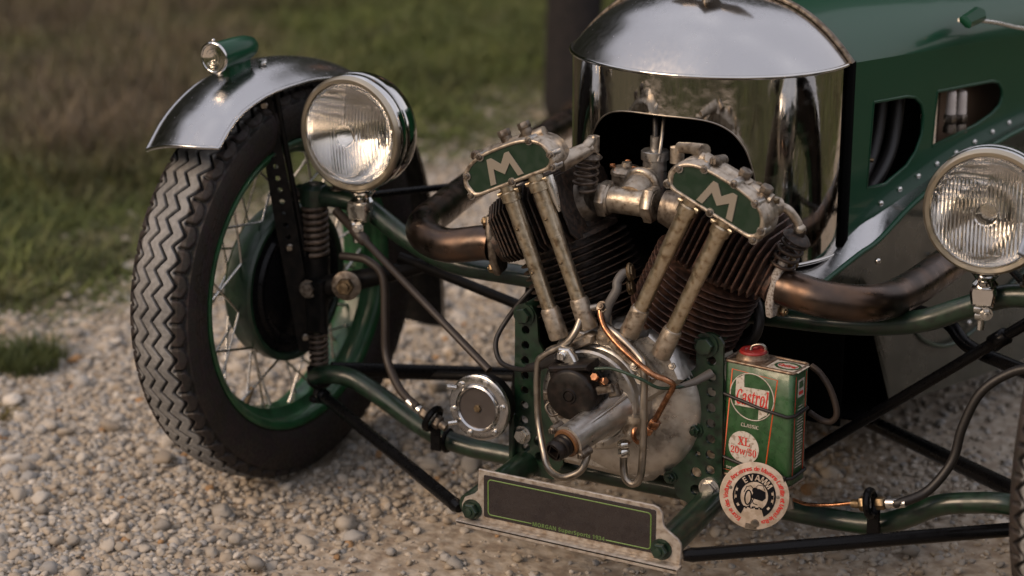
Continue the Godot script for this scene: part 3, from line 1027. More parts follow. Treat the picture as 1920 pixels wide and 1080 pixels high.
		ring(b, xf.translated_local(Vector3(0, 0, 0.002)), 0.018, 0.0055, 24, 8)
		b.box(o + Vector3(0, -0.036, -0.012), Vector3(0.018, 0.045, 0.005), Basis(), 0.001)
		ring(b, along(Vector3(o.x, 0.122 if s > 0 else 0.125, 0.05), Vector3.RIGHT), 0.0165, 0.004, 24, 8)
		put("clip", b, M.black, u)
	tube("brake_pipe", smooth([Vector3(0.2, 0.165, 0.11), Vector3(0.2524, 0.1611, 0.1), Vector3(0.28, 0.158, 0.1), Vector3(0.3168, 0.1641, 0.1), Vector3(0.3558, 0.1764, 0.1)], 6), 0.0028, M.copper, car, 8)


func guard_radius(deg: float) -> float:
	var t := [[-44.0, 0.366], [-34.0, 0.368], [-22.0, 0.36], [-8.0, 0.348], [9.0, 0.34], [32.0, 0.341], [60.0, 0.343], [82.0, 0.35], [102.0, 0.388], [122.0, 0.436]]
	for i in t.size() - 1:
		if deg <= t[i + 1][0]:
			var f: float = clampf((deg - t[i][0]) / (t[i + 1][0] - t[i][0]), 0.0, 1.0)
			return cubic_interpolate(t[i][1], t[i + 1][1], t[maxi(i - 1, 0)][1], t[mini(i + 2, t.size() - 1)][1], f)
	return 0.436


func make_mudguard(s: float) -> void:
	var g := part("mudguard", car, "polished aluminium mudguard over the left wheel" if s < 0 else "")
	g.position = Vector3(WHEEL_X * s, 0.33, 0)
	g.rotation.y = STEER * 0.4
	var rows := []
	var under := []
	var nu := 72
	for i in nu + 1:
		var a := lerpf(deg_to_rad(-44.0), deg_to_rad(115.0), float(i) / nu)   # measured from straight up, positive backwards
		var row := []
		var row2 := []
		var w := 0.078
		for j in 25:
			var q := -1.0 + 2.0 * j / 24.0
			var r := guard_radius(rad_to_deg(a)) + 0.028 * (1.0 - pow(absf(q), 2.2)) + 0.018 * q * -s * smoothstep(-5.0, -43.0, rad_to_deg(a))
			var aa := a
			if i < 8:   # rounded front corners
				aa = a + (8 - i) / 8.0 * 0.035 * pow(absf(q), 3.0)
			row.append(Vector3(w * q, r * cos(aa), -r * sin(aa)))
			row2.append(Vector3((w - 0.001) * q, (r - 0.003) * cos(aa), -(r - 0.003) * sin(aa)))
		rows.append(row)
		under.append(row2)
	put("skin", sheet(rows), M.polished, g)
	put("underside", sheet(under), M.black_dusty, g)
	var b := MB.new()   # wired edge
	for e in [0, 24]:
		var pts := []
		for i in range(0, nu + 1, 2):
			pts.append(rows[i][e])
		b.tube(pts, 0.0032, 8)
	for e in [0, nu]:
		b.tube(rows[e], 0.0032, 8)
	put("beaded_edge", b, M.polished, g)
	for r in [[0.02, -9.0], [-0.012, -19.0]]:
		var a := deg_to_rad(r[1])
		b = MB.new()
		var rad := guard_radius(r[1]) + 0.0285
		b.screw(along(Vector3(r[0], rad * cos(a), -rad * sin(a)), Vector3(0, cos(a), -sin(a))), 0.007)
		put("screw", b, M.bright_steel, g)
	# perforated stay from the stub to the guard
	var st := CSGPolygon3D.new()
	st.name = "perforated_stay"
	var a0 := Vector3(-0.643 if s < 0 else 0.643, 0.66, 0.09)
	var a1 := Vector3(-0.612 if s < 0 else 0.612, 0.225, 0.03)
	var L := a0.distance_to(a1)
	st.polygon = PackedVector2Array([Vector2(-0.015, 0), Vector2(0.015, 0), Vector2(0.017, L * 0.5), Vector2(0.014, L - 0.012), Vector2(0.008, L), Vector2(-0.008, L), Vector2(-0.014, L - 0.012), Vector2(-0.017, L * 0.5)])
	st.depth = 0.005
	st.material = M.black_dusty
	for i in 11:
		var h := CSGCylinder3D.new()
		h.name = "hole"
		h.radius = 0.0048 if i != 2 else 0.003
		h.height = 0.03
		h.sides = 12
		h.operation = CSGShape3D.OPERATION_SUBTRACTION
		h.position = Vector3(0, L * (0.46 + 0.045 * i), 0)
		h.rotation.x = PI / 2
		h.material = M.black_dusty
		st.add_child(h, true)
	car.add_child(st, true)
	var dir := (a0 - a1).normalized()
	var nz := Vector3(0.45, 0, 0.9)
	nz = (nz - dir * nz.dot(dir)).normalized()
	st.transform = Transform3D(Basis(dir.cross(nz), dir, nz), a1)
	b = MB.new()
	var flange := Vector3(0, 0, -0.012)
	b.tube([a1 + flange + dir.cross(nz) * 0.017, a0 + flange + dir.cross(nz) * 0.014], 0.005, 8)
	b.tube([a1 + flange - dir.cross(nz) * 0.017, a0 + flange - dir.cross(nz) * 0.014], 0.005, 8)
	put("stay_flange", b, M.black_dusty, car)
	for t in [0.06, 0.42, 0.965]:
		b = MB.new()
		b.screw(Transform3D(st.transform.basis, a1 + dir * L * t + nz * 0.001), 0.006)
		put("stay_screw", b, M.steel, car)
	tube("mudguard_rail", [Vector3(0.55 * s, 0.482, -0.02), Vector3(0.43 * s, 0.468, -0.25), Vector3(0.28 * s, 0.45, -0.5)], 0.006, M.black, car, 8)


func make_side_lamp() -> void:
	var l := part("side_lamp", car, "small green bullet lamp on top of the mudguard")
	var xf := along(Vector3(-0.68, 0.7285, 0.163), Vector3(-0.02, -0.03, 1))
	var b := MB.new()
	b.lathe([Vector2(0.0, -0.105), Vector2(0.008, -0.103), Vector2(0.015, -0.096), Vector2(0.0195, -0.08), Vector2(0.0215, -0.055), Vector2(0.022, -0.004), Vector2(0.0205, 0.0), Vector2(0, 0.0)], xf, 28)
	b.prism(PackedVector2Array([Vector2(-0.008, -0.05), Vector2(0.008, -0.05), Vector2(0.007, 0), Vector2(-0.007, 0)]), -0.085, -0.03, xf, 0.002)
	put("shell", b, M.green, l)
	b = MB.new()
	ring(b, xf, 0.0225, 0.003)
	b.ball(xf * Vector3(0, 0.027, -0.001), 0.003)
	put("rim", b, M.lamp_chrome, l)
	b = MB.new()
	b.lathe([Vector2(0.0205, 0.0012), Vector2(0.015, 0.0012), Vector2(0.004, 0.0005), Vector2(0, 0.0005)], xf, 24)
	put("reflector", b, M.reflector, l)
	b = MB.new()
	b.lathe([Vector2(0, 0.0062), Vector2(0.0035, 0.006), Vector2(0.004, 0.0054), Vector2(0.0085, 0.005), Vector2(0.009, 0.0044), Vector2(0.0135, 0.0038), Vector2(0.014, 0.0032), Vector2(0.0205, 0.0022), Vector2(0, 0.002)], xf, 32)
	put("lens", b, M.glass, l)


func make_headlight(c: Vector3, facing: Vector3, size: float, label: String, chrome_bracket: bool) -> void:
	var h := part("headlight", car, label)
	h.transform = along(c, facing).scaled_local(Vector3.ONE * size)
	var I := Transform3D()
	var b := MB.new()
	var pr := [Vector2(0.0905, -0.001), Vector2(0.0925, -0.004), Vector2(0.0925, -0.018), Vector2(0.0905, -0.021), Vector2(0.0905, -0.026), Vector2(0.092, -0.028), Vector2(0.092, -0.036)]
	for i in range(1, 13):
		var a := PI / 2 * i / 12
		pr.append(Vector2(0.0915 * cos(a), -0.036 - 0.062 * sin(a)))
	pr[-1] = Vector2(0, -0.098)
	b.lathe(pr, I, 64)
	put("shell", b, M.lamp_chrome, h)
	b = MB.new()
	b.lathe([Vector2(0.0795, 0.002), Vector2(0.0815, 0.0055), Vector2(0.087, 0.0065), Vector2(0.0905, 0.0035), Vector2(0.0918, -0.001), Vector2(0.09, -0.003), Vector2(0.0795, -0.0005)], I, 72, true)
	put("rim", b, M.lamp_rim, h)
	b = MB.new()
	pr = []
	for i in 15:
		var rr := 0.0805 * i / 14.0
		pr.append(Vector2(rr, -0.062 + 0.06 * pow(rr / 0.0805, 2.0)))
	pr.append(Vector2(0.0812, -0.002))
	for i in range(14, -1, -1):
		var rr := 0.0815 * i / 14.0
		pr.append(Vector2(rr, -0.064 + 0.06 * pow(rr / 0.0815, 2.0)))
	b.lathe(pr, I, 56)
	put("reflector", b, M.reflector, h)
	b = MB.new()   # bulb and its little shield
	b.ball(Vector3(0, 0, -0.035), 0.009, 12)
	put("bulb", b, M.lamp_chrome, h)
	b = MB.new()
	b.lathe([Vector2(0, -0.02), Vector2(0.0135, -0.022), Vector2(0.0155, -0.026), Vector2(0.0155, -0.034), Vector2(0.0148, -0.034), Vector2(0.0145, -0.026), Vector2(0, -0.023)], I, 24, true)
	for a in [0.6, 3.7]:
		b.tube([Vector3(0.0145 * cos(a), 0.0145 * sin(a), -0.033), Vector3(0.03 * cos(a), 0.03 * sin(a), -0.052)], 0.0012, 6)
	put("bulb_shield", b, M.bright_steel, h)
	# fluted glass
	var P := []
	for i in 65:
		var row := []
		var rr := 0.0815 * i / 64.0
		for j in 420:
			var a := TAU * j / 420.0
			var x := rr * cos(a)
			var y := rr * sin(a)
			var t := rr / 0.0815
			var zz := 0.002 + 0.011 * (1.0 - t * t)
			var rib := 0.0
			if rr > 0.0175:
				var pitch := 0.0056
				if y > 0.048 or y < -0.06:
					pitch = 0.0038
				rib = absf(sin(PI * x / pitch)) * 0.0021
				if y > 0.02 and x < 0.0:
					rib += absf(sin(PI * y / 0.0125)) * 0.002
				if x < -0.03 and y < 0.015:
					rib *= 0.55
			else:
				rib = 0.0008 + 0.0004 * sin(rr * 1900.0)
			rib += 0.0015 * exp(-pow((rr - 0.0175) / 0.0011, 2.0))
			row.append(Vector3(x, y, zz + rib * minf(1.0, (1.0 - t) * 14.0)))
		P.append(row)
	var back := []
	for i in range(40, -1, -8):
		var row := []
		for j in 420:
			var a := TAU * j / 420.0
			row.append(Vector3(0.0815 * i / 40.0 * cos(a), 0.0815 * i / 40.0 * sin(a), -0.001 + 0.010 * (1.0 - pow(i / 40.0, 2.0))))
		back.append(row)
	b = MB.new()
	P.append_array(back)
	b.grid(P, true)
	put("lens", b, M.glass, h)
	# foot, clamp and the bolt hanging below it
	b = MB.new()
	b.lathe([Vector2(0, 0), Vector2(0.016, 0), Vector2(0.019, 0.006), Vector2(0.014, 0.012), Vector2(0.022, 0.022), Vector2(0, 0.03)], along(Vector3(0, -0.118, -0.03), Vector3.UP), 20)
	put("foot", b, M.lamp_chrome, h)
	b = MB.new()
	b.prism(PackedVector2Array([Vector2(-0.016, -0.03), Vector2(0.016, -0.03), Vector2(0.019, -0.01), Vector2(0.017, 0), Vector2(-0.017, 0), Vector2(-0.019, -0.01)]), -0.012, 0.012, Transform3D(Basis(), Vector3(0, -0.113, -0.022)), 0.004)
	put("clamp", b, M.lamp_chrome if chrome_bracket else M.bright_steel, h)
	b = MB.new()
	var bx := along(Vector3(0.0, -0.142, -0.012), Vector3.DOWN)
	b.hexagon(bx, 0.012, 0.008)
	b.hexagon(bx.translated_local(Vector3(0, 0, 0.01)), 0.01, 0.009)
	b.lathe([Vector2(0, 0), Vector2(0.0055, 0), Vector2(0.0055, 0.034), Vector2(0, 0.036)], bx, 12)
	b.bolt(along(Vector3(0.008, -0.15, -0.004), Vector3(0.2, 0, 1)), 0.007)
	put("clamp_bolt", b, M.bright_steel, h)


# ------------------------------------------------------------------ bodywork
const CX := 0.012


func shoulder_y(z: float) -> float:
	return 0.748 - 0.075 * maxf(0.0, -0.145 - z)


func make_body() -> void:
	var cowl := part("radiator_cowl", car, "mirror-polished domed nose cowl with an arched opening")
	var rows := []
	var arch := []
	for i in 161:
		var t := lerpf(-90.0, 90.0, i / 160.0)
		var ylow := 0.462
		if absf(t) < 41.0:
			ylow = 0.47 + 0.218 * pow(maxf(0.0, 1.0 - pow(absf(t) / 41.0, 4.0)), 1.0 / 3.0)
		var p := Vector3(CX + 0.213 * sin(deg_to_rad(t)), 0, -0.145 + 0.19 * cos(deg_to_rad(t)))
		var row := []
		for j in 17:
			var f := j / 16.0
			row.append(Vector3(p.x, lerpf(ylow, 0.7475, f), p.z))
		rows.append(row)
		if absf(t) < 41.3:
			arch.append(Vector3(p.x, ylow, p.z))
	put("band", sheet(rows), M.chrome, cowl)
	var b := MB.new()
	b.tube(arch, 0.0013, 8)
	put("arch_lip", b, M.steel, cowl)
	rows = []
	for i in 65:
		var t := deg_to_rad(lerpf(-90.0, 90.0, i / 64.0))
		var row := []
		for j in 33:
			var rho := 1.0 - pow(j / 32.0, 1.2)
			row.append(Vector3(CX + 0.215 * rho * sin(t), 0.7495 + 0.092 * (1.0 - pow(rho, 3.0)), -0.145 + 0.192 * rho * cos(t)))
		rows.append(row)
	put("dome", sheet(rows), M.polished, cowl)
	b = MB.new()
	var rim := []
	var low := []
	for i in 81:
		var t := deg_to_rad(lerpf(-92.0, 92.0, i / 80.0))
		rim.append(Vector3(CX + 0.2155 * sin(t), 0.7485, -0.145 + 0.1925 * cos(t)))
		if i > 60:
			low.append(Vector3(CX + 0.2135 * sin(t), 0.464, -0.145 + 0.1905 * cos(t)))
	b.tube(rim, 0.0032, 8)
	put("rim_moulding", b, M.chrome, cowl)
	b = MB.new()
	b.tube(low, 0.003, 8)
	put("foot_moulding", b, M.chrome, cowl)
	# trim between cowl and bonnet: brass-coloured bead over a black rubber strip
	var bead := []
	var strip := []
	for i in 61:
		var u := lerpf(-1.0, 1.0, i / 60.0)
		u = signf(u) * (1.0 - pow(1.0 - absf(u), 1.8))
		bead.append(Vector3(CX + 0.219 * u, 0.749 + 0.096 * (1.0 - pow(absf(u), 3.0)), -0.151))
	b = MB.new()
	b.tube(bead, 0.005, 10)
	put("bead", b, M.dull_steel, cowl)
	for s: float in [-1.0, 1.0]:
		b = MB.new()
		b.box(Vector3(CX + 0.216 * s, 0.6, -0.156), Vector3(0.008, 0.3, 0.026), Basis(), 0.003)
		put("edge_rubber", b, M.interior, cowl)
	# winged mascot on the dome, mostly above the picture
	b = MB.new()
	b.tube([Vector3(0.03, 0.826, -0.075), Vector3(0.03, 0.85, -0.075)], [0.008, 0.004], 12)
	var wing := PackedVector2Array([Vector2(-0.07, 0.006), Vector2(-0.05, 0.018), Vector2(-0.02, 0.014), Vector2(0, 0.03), Vector2(0.012, 0.016), Vector2(0.04, 0.02), Vector2(0.075, 0.004), Vector2(0.045, -0.006), Vector2(0.02, -0.006), Vector2(0.0, -0.028), Vector2(-0.02, -0.008), Vector2(-0.045, -0.008)])
	b.prism(wing, 0.0, 0.006, Transform3D(Basis(Vector3.RIGHT, Vector3(0, 0.1, -1), Vector3(0, 1, 0.1)), Vector3(0.035, 0.848, -0.08)), 0.0015)
	put("mascot", b, M.emblem, cowl)

	# bonnet top
	rows = []
	var us := []
	for j in 61:
		var u := -1.0 + 2.0 * j / 60.0
		us.append(signf(u) * (1.0 - pow(1.0 - absf(u), 2.2)))
	for i in 31:
		var z := -0.156 - 1.1 * i / 30.0
		var d := -0.145 - z
		var w := 0.213 + 0.18 * d
		var bl := smoothstep(0.0, 0.5, d)
		var row := []
		for u: float in us:
			var hgt := (0.094 + 0.05 * d) * pow(1.0 - pow(absf(u), lerpf(3.0, 2.2, bl)), 1.0 / lerpf(1.0, 1.9, bl))
			row.append(Vector3(CX + w * u, shoulder_y(z) + hgt, z))
		rows.append(row)
	put("bonnet", sheet(rows), M.green, car, "glossy dark green bonnet behind the polished cowl")

	# side panels; the near one has two openings
	for s: float in [-1.0, 1.0]:
		var ex := Vector3(0.18 * s, 0, -1).normalized()
		var lx := ex * s
		var nz := lx.cross(Vector3.UP)
		var o := Vector3(CX + 0.2155 * s, 0, -0.156)
		var panel := CSGPolygon3D.new()
		panel.name = "bonnet_side"
		var c := 1.0 / cos(atan(0.18))
		var pts := PackedVector2Array()
		for q in [[0.0, 0.445], [0.05, 0.485], [0.11, 0.493], [0.227, 0.508], [0.27, 0.515], [0.543, 0.544], [1.1, 0.566]]:
			pts.append(Vector2(q[0] * c * s, q[1]))
		for q in [1.1, 0.8, 0.5, 0.2, 0.0]:
			pts.append(Vector2(q * c * s, shoulder_y(-0.145 - q)))
		if s < 0:
			pts.reverse()
		panel.polygon = pts
		panel.depth = 0.003
		panel.material = M.green
		if s > 0:
			for hole in [[[-0.23, 0.677], [-0.334, 0.668], [-0.362, 0.662], [-0.384, 0.648], [-0.3935, 0.629], [-0.3925, 0.598], [-0.375, 0.573], [-0.3465, 0.555], [-0.2807, 0.540], [-0.2223, 0.546]], [[-0.434, 0.6585], [-0.627, 0.6434], [-0.652, 0.637], [-0.666, 0.625], [-0.6704, 0.612], [-0.664, 0.597], [-0.635, 0.5865], [-0.579, 0.578], [-0.427, 0.571]]]:
				var h := CSGPolygon3D.new()
				h.name = "opening"
				var hp := PackedVector2Array()
				for q in hole:
					hp.append(Vector2((-0.156 - q[0]) * c, q[1]))
				hp.reverse()
				h.polygon = hp
				h.depth = 0.05
				h.operation = CSGShape3D.OPERATION_SUBTRACTION
				h.position.z = 0.02
				h.material = M.green
				panel.add_child(h, true)
		car.add_child(panel, true)
		panel.transform = Transform3D(Basis(lx, Vector3.UP, nz), o)
		if s > 0:
			var lip := MB.new()
			for hole in [[[-0.23, 0.677], [-0.334, 0.668], [-0.362, 0.662], [-0.384, 0.648], [-0.3935, 0.629], [-0.3925, 0.598], [-0.375, 0.573], [-0.3465, 0.555], [-0.2807, 0.540], [-0.2223, 0.546], [-0.23, 0.677]], [[-0.434, 0.6585], [-0.627, 0.6434], [-0.652, 0.637], [-0.666, 0.625], [-0.6704, 0.612], [-0.664, 0.597], [-0.635, 0.5865], [-0.579, 0.578], [-0.427, 0.571], [-0.434, 0.6585]]]:
				var path := []
				for q in hole:
					path.append(o + lx * ((-0.156 - q[0]) * c) + Vector3(0, q[1], 0) - nz * 0.0015)
				lip.tube(path, 0.0028, 8)
			put("opening_edge", lip, M.green, car)
			# rivets along the foot of the panel
			for q in [[-0.1747, 0.462], [-0.2669, 0.5128], [-0.325, 0.523], [-0.3841, 0.5319], [-0.4453, 0.5397], [-0.51, 0.545], [-0.574, 0.551], [-0.638, 0.556], [-0.6988, 0.5603], [-0.77, 0.564]]:
				var r := MB.new()
				r.ball(o + lx * ((-0.156 - q[0]) * c) + Vector3(0, q[1], 0) + nz * 0.0005, 0.0048, 12)
				put("rivet", r, M.bright_steel, car)
	# chassis ledge below the bonnet: bare metal top, green lip, then the grey-green lower side
	var inner := [Vector3(0.18, 0.4585, 0.035), Vector3(0.205, 0.459, -0.08), Vector3(0.2365, 0.4905, -0.206), Vector3(0.2473, 0.4969, -0.266), Vector3(0.2763, 0.5189, -0.427), Vector3(0.3253, 0.5483, -0.7), Vector3(0.4, 0.565, -1.12)]
	var outer := [Vector3(0.238, 0.444, -0.01), Vector3(0.2396, 0.4456, -0.0564), Vector3(0.2566, 0.4631, -0.1513), Vector3(0.2672, 0.472, -0.2101), Vector3(0.2931, 0.5151, -0.3539), Vector3(0.3433, 0.5522, -0.6326), Vector3(0.425, 0.56, -1.12)]
	rows = []
	var inner_line := smooth(inner, 5)
	var outer_line := smooth(outer, 5)
	for i in inner_line.size():
		var row := []
		for j in 5:
			row.append((inner_line[i] as Vector3).lerp(outer_line[i], j / 4.0))
		rows.append(row)
	put("chassis_ledge", sheet(rows), M.polished, car)
	b = MB.new()
	b.tube(outer_line, 0.0042, 8)
	put("ledge_lip", b, M.green, car)
	for s: float in [-1.0, 1.0]:
		rows = []
		var lower := [[0.0, 0.40, -0.12], [0.05, 0.37, -0.18], [0.1, 0.345, -0.24], [0.2, 0.163, -0.3294], [0.45, 0.135, -0.55], [0.7, 0.106, -0.79], [1.0, 0.1, -1.12]]
		for i in 7:
			var row := []
			for j in 9:
				var top: Vector3 = outer[i]
				var zz: float = lower[i][2]
				var bot := Vector3(0.262 + 0.18 * (-0.33 - zz), lower[i][1], zz)
				var p := top.lerp(bot, j / 8.0)
				row.append(Vector3(p.x * s, p.y, p.z))
			rows.append(row)
		put("lower_side", sheet(rows), M.lower_body, car)
	for q in [Vector3(0.262, 0.438, -0.05), Vector3(0.279, 0.45, -0.17), Vector3(0.301, 0.4, -0.4), Vector3(0.335, 0.29, -0.62), Vector3(0.318, 0.245, -0.56)]:
		b = MB.new()
		b.ball(q, 0.005, 12)
		put("rivet", b, M.bright_steel, car)
	tube("painted_bead", smooth([Vector3(0.275, 0.33, -0.33), Vector3(0.285, 0.26, -0.4), Vector3(0.306, 0.222, -0.5), Vector3(0.33, 0.235, -0.62), Vector3(0.35, 0.28, -0.75), Vector3(0.39, 0.3, -0.95)], 5), 0.004, M.drum_green, car, 8)

	# dark inside of the body
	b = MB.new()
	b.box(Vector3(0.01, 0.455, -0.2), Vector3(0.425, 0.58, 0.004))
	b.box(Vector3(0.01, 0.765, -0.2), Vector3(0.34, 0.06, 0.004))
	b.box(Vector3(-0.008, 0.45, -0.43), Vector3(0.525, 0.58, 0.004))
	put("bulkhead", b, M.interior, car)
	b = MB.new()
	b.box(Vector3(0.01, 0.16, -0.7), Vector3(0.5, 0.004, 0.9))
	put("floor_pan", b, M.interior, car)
	b = MB.new()
	b.box(Vector3(-0.24, 0.3, -0.1), Vector3(0.012, 0.26, 0.18), Basis(Vector3.FORWARD, 0.15), 0.003)
	put("frame_bracket", b, M.black, car)
	# what shows in the two openings
	b = MB.new()
	b.tube(smooth([Vector3(0.215, 0.505, -0.26), Vector3(0.225, 0.545, -0.33), Vector3(0.228, 0.59, -0.375), Vector3(0.228, 0.67, -0.395)], 6), 0.011, 12)
	b.tube(smooth([Vector3(0.195, 0.505, -0.24), Vector3(0.205, 0.545, -0.31), Vector3(0.208, 0.6, -0.355), Vector3(0.208, 0.69, -0.375)], 6), 0.011, 12)
	put("inner_pipe", b, M.hose, car)
	tube("linkage_rod", [Vector3(0.15, 0.585, -0.24), Vector3(0.225, 0.573, -0.29)], 0.0035, M.brass, car, 8)
	b = MB.new()
	b.box(Vector3(0.272, 0.6, -0.75), Vector3(0.004, 0.2, 0.36), Basis(Vector3.UP, -0.178))
	put("inner_panel", b, M.tan_panel, car)
	for x in [[0.2805, -0.505, 0.587], [0.287, -0.543, 0.5805]]:
		var q := part("plug_insulator", car)
		var xf := Transform3D(Basis(Vector3.RIGHT, Vector3(0, 0, -1), Vector3.UP), Vector3(x[0], x[2], x[1]))
		b = MB.new()
		b.lathe([Vector2(0, 0.022), Vector2(0.0085, 0.022), Vector2(0.0085, 0.03), Vector2(0.0078, 0.033), Vector2(0.0085, 0.036), Vector2(0.0078, 0.04), Vector2(0.0085, 0.044), Vector2(0.0078, 0.048), Vector2(0.008, 0.056), Vector2(0.006, 0.06), Vector2(0, 0.06)], xf, 16)
		put("porcelain", b, M.pearl, q)
		b = MB.new()
		b.hexagon(xf.translated_local(Vector3(0, 0, 0.008)), 0.011, 0.013)
		b.lathe([Vector2(0, -0.008), Vector2(0.011, -0.008), Vector2(0.011, 0.0), Vector2(0.009, 0.006), Vector2(0, 0.008)], xf, 16)
		put("nut", b, M.dull_steel, q)
	# bonnet catch: lever and wire
	b = MB.new()
	b.prism(PackedVector2Array([Vector2(-0.01, -0.055), Vector2(0.012, -0.05), Vector2(0.014, 0.03), Vector2(0.0, 0.05), Vector2(-0.013, 0.03)]), 0.0, 0.014, along(Vector3(0.305, 0.765, -0.5), Vector3(0.72, 0.7, 0), Vector3(0, 0, -1)), 0.005)
	put("bonnet_catch", b, M.green, car)
	tube("catch_rod", smooth([Vector3(0.298, 0.77, -0.46), Vector3(0.325, 0.755, -0.55), Vector3(0.345, 0.735, -0.63), Vector3(0.365, 0.722, -0.7), Vector3(0.4, 0.715, -0.8)], 5), 0.0035, M.bright_steel, car, 8)

	# exhaust pipes
	var ex := [Vector3(0.234, 0.4835, 0.12), Vector3(0.245, 0.482, 0.12), Vector3(0.2626, 0.479, 0.12), Vector3(0.3077, 0.4712, 0.113), Vector3(0.3542, 0.463, 0.07), Vector3(0.3717, 0.457, -0.02), Vector3(0.3863, 0.4616, -0.15), Vector3(0.4066, 0.4754, -0.3), Vector3(0.45, 0.475, -0.7), Vector3(0.5, 0.47, -1.2)]
	tube("exhaust_pipe", smooth(ex, 7), 0.0262, M.exhaust, car, 28).set_meta("label", "heat-blued exhaust pipe sweeping back from the right cylinder")
	ex = [Vector3(-0.22, 0.484, 0.12), Vector3(-0.237, 0.4833, 0.12), Vector3(-0.2963, 0.4712, 0.12), Vector3(-0.35, 0.4725, 0.095), Vector3(-0.386, 0.4729, 0.035), Vector3(-0.41, 0.4697, -0.06), Vector3(-0.455, 0.462, -0.25), Vector3(-0.54, 0.4474, -0.7), Vector3(-0.6, 0.43, -1.2)]
	tube("exhaust_pipe", smooth(ex, 7), 0.0262, M.exhaust, car, 28).set_meta("label", "browned exhaust pipe sweeping back from the left cylinder")


# ------------------------------------------------------------------ the engine
const CRANK := Vector3(0.008, 0.255, 0.0)
const ZC := 0.09


func cyl_frame(s: float) -> Transform3D:   # x = across, y = along the cylinder, z = forward
	var v := deg_to_rad(25.0)
	return Transform3D(Basis(Vector3(cos(v), -s * sin(v), 0), Vector3(s * sin(v), cos(v), 0), Vector3.BACK), CRANK)


func up_axis(xf: Transform3D, p: Vector3) -> Transform3D:   # local z of the result runs along y of xf
	return Transform3D(xf.basis * Basis(Vector3.RIGHT, Vector3(0, 0, -1), Vector3.UP), xf * p)


